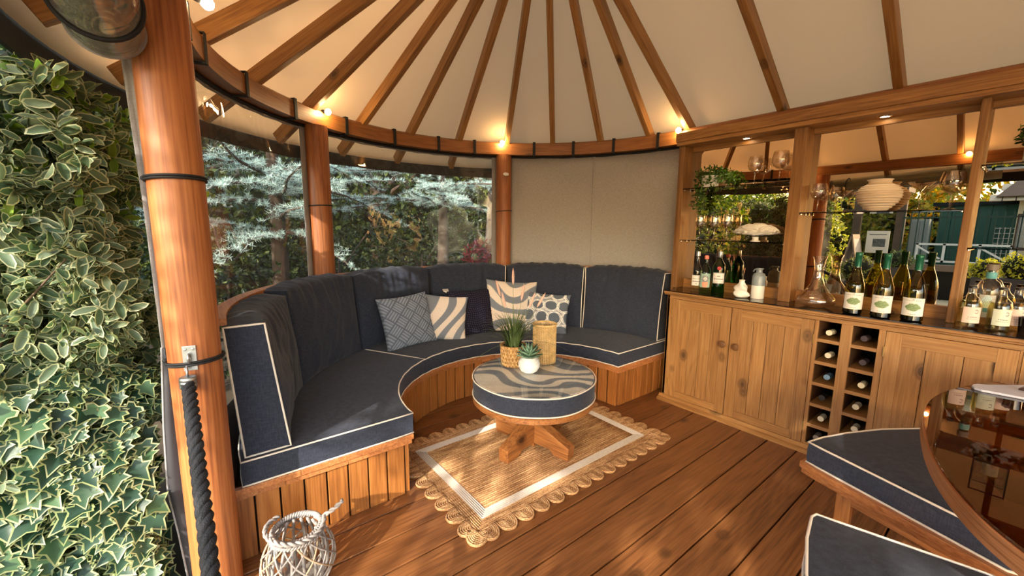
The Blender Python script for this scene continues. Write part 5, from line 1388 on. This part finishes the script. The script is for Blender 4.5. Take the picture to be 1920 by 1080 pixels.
tree('sunny_laurel', 'yellow-green laurel bush standing just outside the entrance, reflected beside the sandwich board', 'shrub', (-2.3, -1.75, -.2), [(-2.22, -1.7, 1.35, .30, .28, .85)], 1500, 'ellipse', .07, ((168, 180, 74), (132, 150, 64), (196, 200, 110)), ((206, 208, 130), (186, 190, 110)), .03, per=6)
# unseen tree added behind the camera, crown shaped to shade the deck
tree('shade_tree', 'unseen leafy tree added in front of the entrance to shade the deck', 'tree', (2.6, -4.4, -.2), [(.35, -3.3, 2.8, .85, .5, .5), (.95, -3.3, 2.2, .85, .5, .95), (1.9, -3.4, 2.6, .9, .5, .8), (1.15, -3.9, 3.9, 1.55, 1.0, 1.15), (2.3, -4.6, 4.6, 1.5, 1.2, 1.4), (.6, -4.6, 4.9, 1.0, .9, .9), (.9, -3.3, 3.5, .9, .5, .6)], 22000, 'plain', .10, ((84, 108, 44), (110, 130, 56), (66, 92, 40)), None, .13, per=6)
# ------------------------------------------------------------ the yard mirrored in the bar
g = G(); ps = None
paving = G().box(-4, 6, -14, -2.05, -.19, -.155).build('floor_yard', M['earth'], kind='structure')
M['stone'] = plain('pale paving stone', S(206, 190, 160), .85, bump=.3, bscale=40, var=.14, vscale=6)
for i in range(11):
    for j in range(13):
        x = -3.9+.9*i+(.45 if j % 2 else 0); y = -2.3-.9*j
        if ps is None: ps = o = G().box(-.44, .44, -.44, .44, 0, .04).build('paving_slab', M['stone'], paving, bev=.006)
        else: o = dup(ps, paving)
        o.location = (x, y-.45, -.155)
hedge2 = None
dark_wood = plain('dark stained timber', S(86, 68, 56), .6, var=.15)
gb = empty('glazed_building', (-2.3, -6.2, -.15), label='dark timber glazed shop front across the yard, reflected in the mirror', cat='building')
def wb_(g, name, mt, e, **k):
    g.v = [(x-e.location.x, y-e.location.y, z-e.location.z) for x, y, z in g.v]; return g.build(name, mt, e, **k)
for x in (-3.7, -2.85, -1.95): wb_(G().box(x-.09, x+.09, -6.25, -6.1, -.15, 2.5), 'frame_post', dark_wood, gb)
for z in (-.1, 1.95, 2.45): wb_(G().box(-3.7, -1.95, -6.24, -6.12, z, z+.12), 'frame_rail', dark_wood, gb)
for a, b_ in ((-3.61, -2.94), (-2.76, -2.04)): wb_(G().box(a, b_, -6.19, -6.18, .02, 1.95), 'pane', thin_glass('shop glass', (.55, .58, .55, 1), 1.9), gb)
wb_(G().box(-3.75, -1.86, -7.0, -6.05, 2.5, 2.62), 'roof', dark_wood, gb)
gb.location = (-2.6, -8.1, -.15); 
e = empty('sandwich_board', (-2.50, -5.0, -.15), label='timber sandwich board standing in the yard, reflected in the mirror', cat='sign')
for sg in (-1, 1):
    R3 = Matrix.Rotation(sg*R_(13), 3, 'Y')
    g = G()
    for x0, x1, z0, z1 in ((-.27, -.22, 0, 1.15), (.22, .27, 0, 1.15), (-.22, .22, 1.08, 1.15), (-.22, .22, .12, .2)): g.box(-.012, .012, x0, x1, z0, z1)
    g.v = [tuple(R3 @ Vector((v[0], v[1], v[2]-1.15))+Vector((0, 0, 1.13))) for v in g.v]; g.build('board_frame', plain('weathered oak', S(150, 128, 108), .8), e)
    g = G().box(-.008, .008, -.22, .22, .2, 1.08); g.v = [tuple(R3 @ Vector((v[0], v[1], v[2]-1.15))+Vector((0, 0, 1.13))) for v in g.v]; g.build('board_panel', plain('grey chalk panel', S(160, 156, 152), .8, var=.2, vscale=12), e)
e.scale = (1.1, 1.1, 1.36)
e = empty('notice_board', (-2.22, -5.6, -.15), label='white notice on a stand beside the sandwich board, reflected in the mirror', cat='sign')
G().box(-.2, .2, -.01, .01, 1.12, 1.62).build('board', M['white'], e); G().box(-.02, .02, -.03, -.011, 0, 1.6).build('stand', M['black'], e)
G().box(-.08, .14, .0105, .013, 1.26, 1.44).build('picture', plain('notice photo', S(90, 96, 98), .6, var=.6, vscale=20), e)
G().box(-.15, .15, .0105, .013, 1.53, 1.545).build('text_line', M['black'], e)
def potted(name, x, y, z, r, label, cols, pot, potw, n=1400, sz=.04):
    e = tree(name, label, 'shrub', (x, y, -.15), [(x, y, z, r, r, r*.85)], n, 'plain', sz, cols, None, 0, per=5, shell_=.6)
    g = G().box(-potw, potw, -potw, potw, 0, z-r*.6+.15).build('planter', pot, e, bev=.01)
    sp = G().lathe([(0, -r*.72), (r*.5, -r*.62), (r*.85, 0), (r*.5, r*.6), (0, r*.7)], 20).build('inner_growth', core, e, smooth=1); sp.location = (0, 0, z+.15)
slate = plain('slate planter', S(74, 70, 72), .6)
potted('clipped_shrub', -1.95, -3.0, .72, .33, 'rounded green clipped shrub in a planter, reflected beside the decanter', ((118, 128, 62), (90, 104, 50), (140, 146, 78)), slate, .2)
potted('clipped_shrub', -.05, -3.0, .93, .27, 'bright yellow-green dome shrub in a planter, reflected in the right mirror', ((206, 206, 70), (188, 192, 60), (222, 218, 90)), slate, .22)
potted('clipped_shrub', -.46, -4.2, .80, .22, 'small yellow-green dome shrub reflected behind the narrow upright', ((196, 196, 80), (176, 180, 66)), slate, .16)
potted('clipped_shrub', -1.75, -5.2, .85, .24, 'dark green ball shrub in a slate pot, reflected between the wine bottles', ((66, 86, 48), (84, 104, 58)), slate, .15)
fn_ = empty('railing_fence', (-1.55, -8.0, -.15), label='dark green vertical bar fence across the yard, reflected in the mirror', cat='fence')
dgm = plain('dark green steel', S(28, 62, 56), .5)
b0 = None
for i in range(28):
    if b0 is None: b0 = o = G().box(-.012, .012, -.012, .012, 0, 2.1).build('bar', dgm, fn_)
    else: o = dup(b0, fn_)
    o.location = (-.62+.13*i, 0, 0)
for z in (.25, 1.95): G().box(-.65, 3.0, .013, .03, z, z+.04).build('rail', dgm, fn_)
sh = empty('green_shed', (-.2, -10.5, -.15), label='green timber shed with a white trellis, reflected in the mirror', cat='shed')
for i in range(16): G().box(-1.6+.25*i+.005, -1.6+.25*(i+1)-.005, -.02, .02, 0, 2.35).build('board', plain('shed green', S(44, 92, 82), .6) if i == 0 else SHM, sh); SHM = bpy.data.materials['shed green']
G().box(-1.6, 2.4, -2, -.03, 0, 2.3).build('shed_body', SHM, sh); G().box(-1.75, 2.5, -2.1, .15, 2.36, 2.45).build('roof', M['roofdark'], sh)
g = G()
for i in range(6): g.box(-.50+i*.09-.008, -.50+i*.09+.008, .03, .05, .75, 1.75)
for j in range(8): g.box(-.51, -.04, .05, .065, .77+j*.135, .785+j*.135)
g.build('trellis', M['white'], sh)
ct = empty('grey_container', (-1.99, -9.3, -.15), label='pale blue-grey storage cabinet behind the railing, reflected in the mirror', cat='cabinet')
G().box(-.32, .32, -.3, .3, 0, 1.95).build('body', plain('blue grey metal', S(150, 164, 168), .5), ct, bev=.01)
G().box(-.30, -.01, .3, .315, .05, 1.9).build('door', plain('grey metal door', S(138, 152, 158), .5), ct, bev=.004); G().box(.01, .30, .3, .315, .05, 1.9).build('door', bpy.data.materials['grey metal door'], ct, bev=.004)
ct.scale = (.55, 1, 1)
wf = empty('white_frame_rack', (-1.0, -7.0, .33), label='low white metal frame on a timber step, reflected in the mirror', cat='rack')
wm = plain('white frame metal', S(216, 226, 236), .4)
g = G()
for z in (.42, .82): g.box(-.75, .75, -.02, .02, z, z+.045)
for x in (-.75, -.3, .25, .7): g.box(x, x+.045, -.02, .02, .42, .86)
g.obox((-.52, 0, .64), (.24, .015, .018), Matrix.Rotation(R_(35), 3, 'Y')); g.obox((.48, 0, .64), (.24, .015, .018), Matrix.Rotation(R_(35), 3, 'Y')); g.build('frame', wm, wf)
G().box(-1.1, 1.6, -.14, .14, .22, .36).build('timber_step', plain('grey timber', S(120, 104, 92), .8), wf); G().box(-1.0, 1.5, -.1, .1, -.48, .22).build('plinth', M['blacksub'], wf)
kk = empty('garden_kiosk', (.36, -9.0, -.15), label='cream kiosk with a pale shingled roof and arched window, reflected in the right mirror', cat='kiosk')
cr_ = plain('cream kiosk paint', S(206, 198, 176), .6); shg = plain('pale cedar shingle', S(214, 200, 180), .8)
G().box(-.55, 1.6, -1.6, 0, 0, 2.0).build('body', cr_, kk)
G().box(-.25, .35, .0, .02, .55, 1.75).build('window_glass', plain('dark window', S(52, 54, 50), .1), kk)
g = G()
for x in (-.27, .03, .33): g.box(x, x+.04, .02, .05, .5, 1.8)
for z in (.5, 1.1, 1.78): g.box(-.27, .37, .02, .05, z, z+.04)
g.build('window_bars', M['white'], kk)
sh0 = None
for r in range(7):
    for i in range(16):
        z = 2.0+.11*r; y = .28-.16*r; x = -.85+.17*i+(.085 if r % 2 else 0)+.06*r
        if x > 1.9-.06*r: continue
        if sh0 is None: sh0 = o = G().box(-.078, .078, -.02, .2, 0, .02).build('shingle', shg, kk)
        else: o = dup(sh0, kk)
        o.location = (x, y-.2, z); o.rotation_euler = (R_(-34), 0, 0)
g = G(); g.add([(-.85, .25, 1.98), (1.9, .25, 1.98), (1.5, -.95, 2.72), (-.35, -.95, 2.72), (-.85, -1.9, 1.98), (1.9, -1.9, 1.98)], [(0, 1, 2, 3), (4, 5, 2, 3), (0, 3, 4), (1, 5, 2), (0, 4, 5, 1)]); g.build('roof_deck', dark_wood, kk)
kk.scale = (1.25, 1.25, 1.25)
for x in (-2.6, 0.2, 3.2): tree('yard_tree', {-2.6: 'golden tree beyond the shop front, reflected in the mirror', .2: 'green and gold tree behind the shed, reflected in the mirror', 3.2: 'green tree at the far right of the yard'}[x], 'tree', (x*1.6, -14.5, -.2), [(x*1.6, -14.5, 2.3, 2.6, 1.4, 2.1), (x*1.6+1.2, -14.8, 3.2, 1.8, 1.2, 1.2)], 5000, 'plain', .2, ((206, 186, 70), (140, 160, 70), (176, 176, 76), (226, 172, 70)), None, .14, per=5)
# ------------------------------------------------------------ plants indoors
e = tree('trailing_plant', 'trailing small-leaved plant in a white pot on the top shelf, left bay', 'plant', (-1.66, 3.315, SA), [(-1.66, 3.315, SA+.10, .13, .07, .055), (-1.745, 3.30, SA-.05, .05, .03, .16), (-1.52, 3.325, SA+.07, .06, .05, .05), (-1.60, 3.24, SA+.03, .10, .015, .06)], 1300, 'plain', .024, ((74, 104, 40), (92, 124, 50), (56, 84, 36)), None, 0, per=5)
lathe_obj('pot', [(0, 0), (.055, 0), (.06, .006), (.068, .088), (.064, .088), (.056, .01), (0, .01)], M['white'], e)
e = tree('shelf_planter', 'bushy green plant in a grey planter on the top shelf of the right bay', 'plant', (-.01, 3.325, S4), [(-.0, 3.325, S4+.145, .10, .06, .045)], 900, 'plain', .026, ((84, 108, 50), (104, 128, 62), (66, 90, 42)), None, 0, per=5)
G().box(-.075, .085, -.05, .05, 0, .115).build('planter', plain('stone grey planter', S(150, 142, 128), .8), e, bev=.006)
# ------------------------------------------------------------ dining table and wedge stools
dt = empty('dining_table', (.62, 2.08, 0), label='amber glass-topped timber dining table at the right', cat='table')
def table_outline(z):
    pts = [(-.082, 2.64), (-.145, 2.44), (-.178, 2.25), (-.176, 2.05), (-.150, 1.86), (-.115, 1.69), (-.065, 1.53), (.0, 1.39), (.075, 1.29)]
    up_ = [(-.035, 2.74), (.035, 2.83), (.12, 2.905), (.25, 2.97), (.42, 3.005), (.6, 3.01), (.8, 2.98), (1.0, 2.9), (1.2, 2.72), (1.35, 2.45), (1.4, 2.1), (1.35, 1.75), (1.22, 1.45), (1.0, 1.24), (.75, 1.12), (.5, 1.09), (.3, 1.13), (.17, 1.2)]
    P = [Vector((x, y, z)) for x, y in pts[::-1]+up_]
    n = len(P); out = []
    for i in range(n):
        p0, p1, p2, p3 = P[i-1], P[i], P[(i+1) % n], P[(i+2) % n]
        for k in range(4):
            t = k/4; out.append(.5*((2*p1)+(p2-p0)*t+(2*p0-5*p1+4*p2-p3)*t*t+(3*p1-p0-3*p2+p3)*t**3))
    return out
OL = table_outline(0); nO = len(OL)
def offs(P, d):
    out = []
    for i in range(len(P)):
        t = (P[(i+1) % len(P)]-P[i-1]).normalized(); out.append(P[i]+Vector((t.y, -t.x, 0))*d)
    return out
inn_ = offs(OL, .0); c_ = sum(OL, Vector())/nO; sgn_d = 1 if (offs(OL, .01)[0]-c_).length < (OL[0]-c_).length else -1
O2 = offs(OL, .012*sgn_d); O3 = offs(OL, .10*sgn_d)
g = G(); z0, z1 = .735, .790
for i in range(nO): g.v += [(OL[i].x, OL[i].y, z1), (OL[i].x, OL[i].y, z0+.006), (O2[i].x, O2[i].y, z0), (O3[i].x, O3[i].y, z0), (O3[i].x, O3[i].y, z1)]
for i in range(nO):
    a, b_ = 5*i, 5*((i+1) % nO)
    for k in range(5): g.f.append((a+k, b_+k, b_+(k+1) % 5, a+(k+1) % 5)); g.m.append(0)
s_ = 0; gc = []
for i in range(nO):
    s_ += (OL[i]-OL[i-1]).length
    for k in range(5): gc.append((s_, (0, .0, .05, .3, .35)[k]*3, (1, 0, 0, 0, 1)[k]*.1))
g.gc = gc; M['rimwood'] = wood('table rim', S(104, 60, 32), S(152, 98, 60), S(178, 124, 84), 'gc', .2, .4, 1.2, .3)
rel(g.build('timber_rim', M['rimwood'], dt, smooth=35), dt)
O1 = offs(OL, .004*sgn_d)
rel(G().prism([(p.x, p.y) for p in O1], .792, .800).build('glass_top', M['amber'], dt), dt)
rel(G().box(-.02, .02, -.0, .01, 0, .01).build('glass_pad', M['black'], dt), dt).location = (-.62+.05, 0, .7805)
for y in (1.55, 1.9, 2.25, 2.6): rel(G().box(.0, 1.28, y-.035, y+.035, .735, .775).build('cross_slat', M['oakx'], dt, bev=.003), dt)
rel(G().box(.50, .74, 1.96, 2.20, .0, .735).build('pedestal', M['oakz'], dt, bev=.006), dt)
for i in range(4):
    g = G().box(.1, .42, -.04, .04, 0, .09); g.build('foot', M['oakx'], dt, bev=.006).rotation_euler = (0, 0, R_(45+90*i))
def wedge(name, label, outline, z0, z1, legs, rails, bo=.028):
    e = empty(name, (outline[0][0], outline[0][1], 0), label=label, cat='stool', group='navy wedge stools round the dining table')
    P = [Vector((x, y, 0)) for x, y in outline]; n = len(P); out = []
    for i in range(n):
        a, b_ = P[i], P[(i+1) % n]; k = max(1, int((b_-a).length/.05))
        for q in range(k): out.append(a.lerp(b_, q/k))
    area = sum(out[i].x*out[(i+1) % len(out)].y-out[(i+1) % len(out)].x*out[i].y for i in range(len(out)))
    sg = 1 if area > 0 else -1
    # cushion: rings of offset outline
    def ring(d, z): return [(p.x, p.y, z) for p in offs(out, d*sg)]
    g = G(); rings = [ring(.0, z0), ring(.004, z0+.03), ring(.004, z1-.03), ring(.0, z1-.003), ring(-.006, z1), ring(-.014, z1+.003)]; m_ = len(out)
    for r in rings: g.v += r
    for q in range(len(rings)-1):
        for i in range(m_): g.f.append((q*m_+i, q*m_+(i+1) % m_, (q+1)*m_+(i+1) % m_, (q+1)*m_+i)); g.m.append(0)
    g.f.append(tuple(range((len(rings)-1)*m_, len(rings)*m_))); g.m.append(0); g.f.append(tuple(range(m_))); g.m.append(0)
    rel(g.build('cushion', M['navy'], e, smooth=50), e)
    for z in (z0+.002, z1-.001): rel(G().tube(ring(.003, z), .0048, 6, True).build('piping', M['pipe'], e, smooth=1), e)
    o1 = ring(.028, 0); o2 = ring(-.02, 0)
    for q, (za, zb, dd) in enumerate(((z0-.030, z0-.001, bo), (z0-.056, z0-.031, bo-.01))):
        rel(G().prism([(p[0], p[1]) for p in ring(dd, 0)], za, zb).build('seat_board', M['ledge'], e, bev=.003), e)
    for x, y in legs: rel(G().box(x-.028, x+.028, y-.028, y+.028, 0, z0-.056).build('leg', M['ledge'] if 0 else M['slat'], e, bev=.003), e)
    for (a, b_, z) in rails:
        A_, B_ = Vector((*a, z)), Vector((*b_, z)); d_ = (B_-A_); L0 = d_.length; g = G().box(0, L0, -.014, .014, -.035, .035)
        o = g.build('rail', M['ledge'], e, bev=.003); o.location = A_-e.location; o.rotation_euler = (0, 0, math.atan2(d_.y, d_.x))
    return e
wedge('wedge_stool', 'navy wedge stool under the amber table edge, in front of the wine rack', [(-.543, 2.225), (-.515, 2.33), (-.456, 2.48), (-.36, 2.67), (-.241, 2.84), (-.12, 2.93), (.28, 2.50), (.11, 2.02), (.075, 2.005)], .358, .46,
      [(-.40, 2.30), (-.13, 2.78), (.10, 2.12)], [((-.37, 2.285), (.08, 2.14), .24), ((-.38, 2.33), (-.15, 2.76), .24), ((-.12, 2.76), (.11, 2.15), .24)])
wedge('wedge_stool', 'navy wedge stool nearest the camera at the bottom right', [(-.357, 1.655), (-.362, 1.63), (-.338, 1.50), (-.290, 1.33), (-.22, 1.18), (-.12, 1.05), (.02, .95), (.30, 1.30), (.22, 1.66), (.07, 1.757), (.03, 1.753)], .358, .46,
      [(-.27, 1.56), (-.06, 1.10), (.16, 1.55)], [((-.24, 1.57), (.14, 1.62), .24), ((-.26, 1.53), (-.07, 1.13), .24), ((-.04, 1.13), (.15, 1.52), .24)], .0)
# menu card and balloon glass on the table
mn = empty('menu_card', (.12, 2.62, .8005), label='pale grey folded card tied with a brown ribbon on the amber table', cat='card')
fan = [(-.06-.12, 2.51-2.62), (.30-.12, 2.555-2.62), (.24-.12, 2.90-2.62), (.12-.12, 2.83-2.62), (-.055-.12, 2.612-2.62), (-.075-.12, 2.60-2.62), (-.088-.12, 2.575-2.62), (-.090-.12, 2.545-2.62), (-.08-.12, 2.52-2.62)]
G().prism(fan, 0, .010).build('card', plain('pale grey card', S(176, 176, 188), .7), mn, bev=.003)
G().box(-.05, .08, -.004, .004, .0102, .013).build('ribbon', plain('brown ribbon', S(92, 68, 62), .8), mn)
G().tube([(-.045, 0, .02), (-.075, .02, .022), (-.085, -.004, .018), (-.045, 0, .017), (-.012, .022, .022), (-.004, -.002, .018), (-.045, 0, .017)], .005, 6).build('ribbon_bow', bpy.data.materials['brown ribbon'], mn, smooth=1)
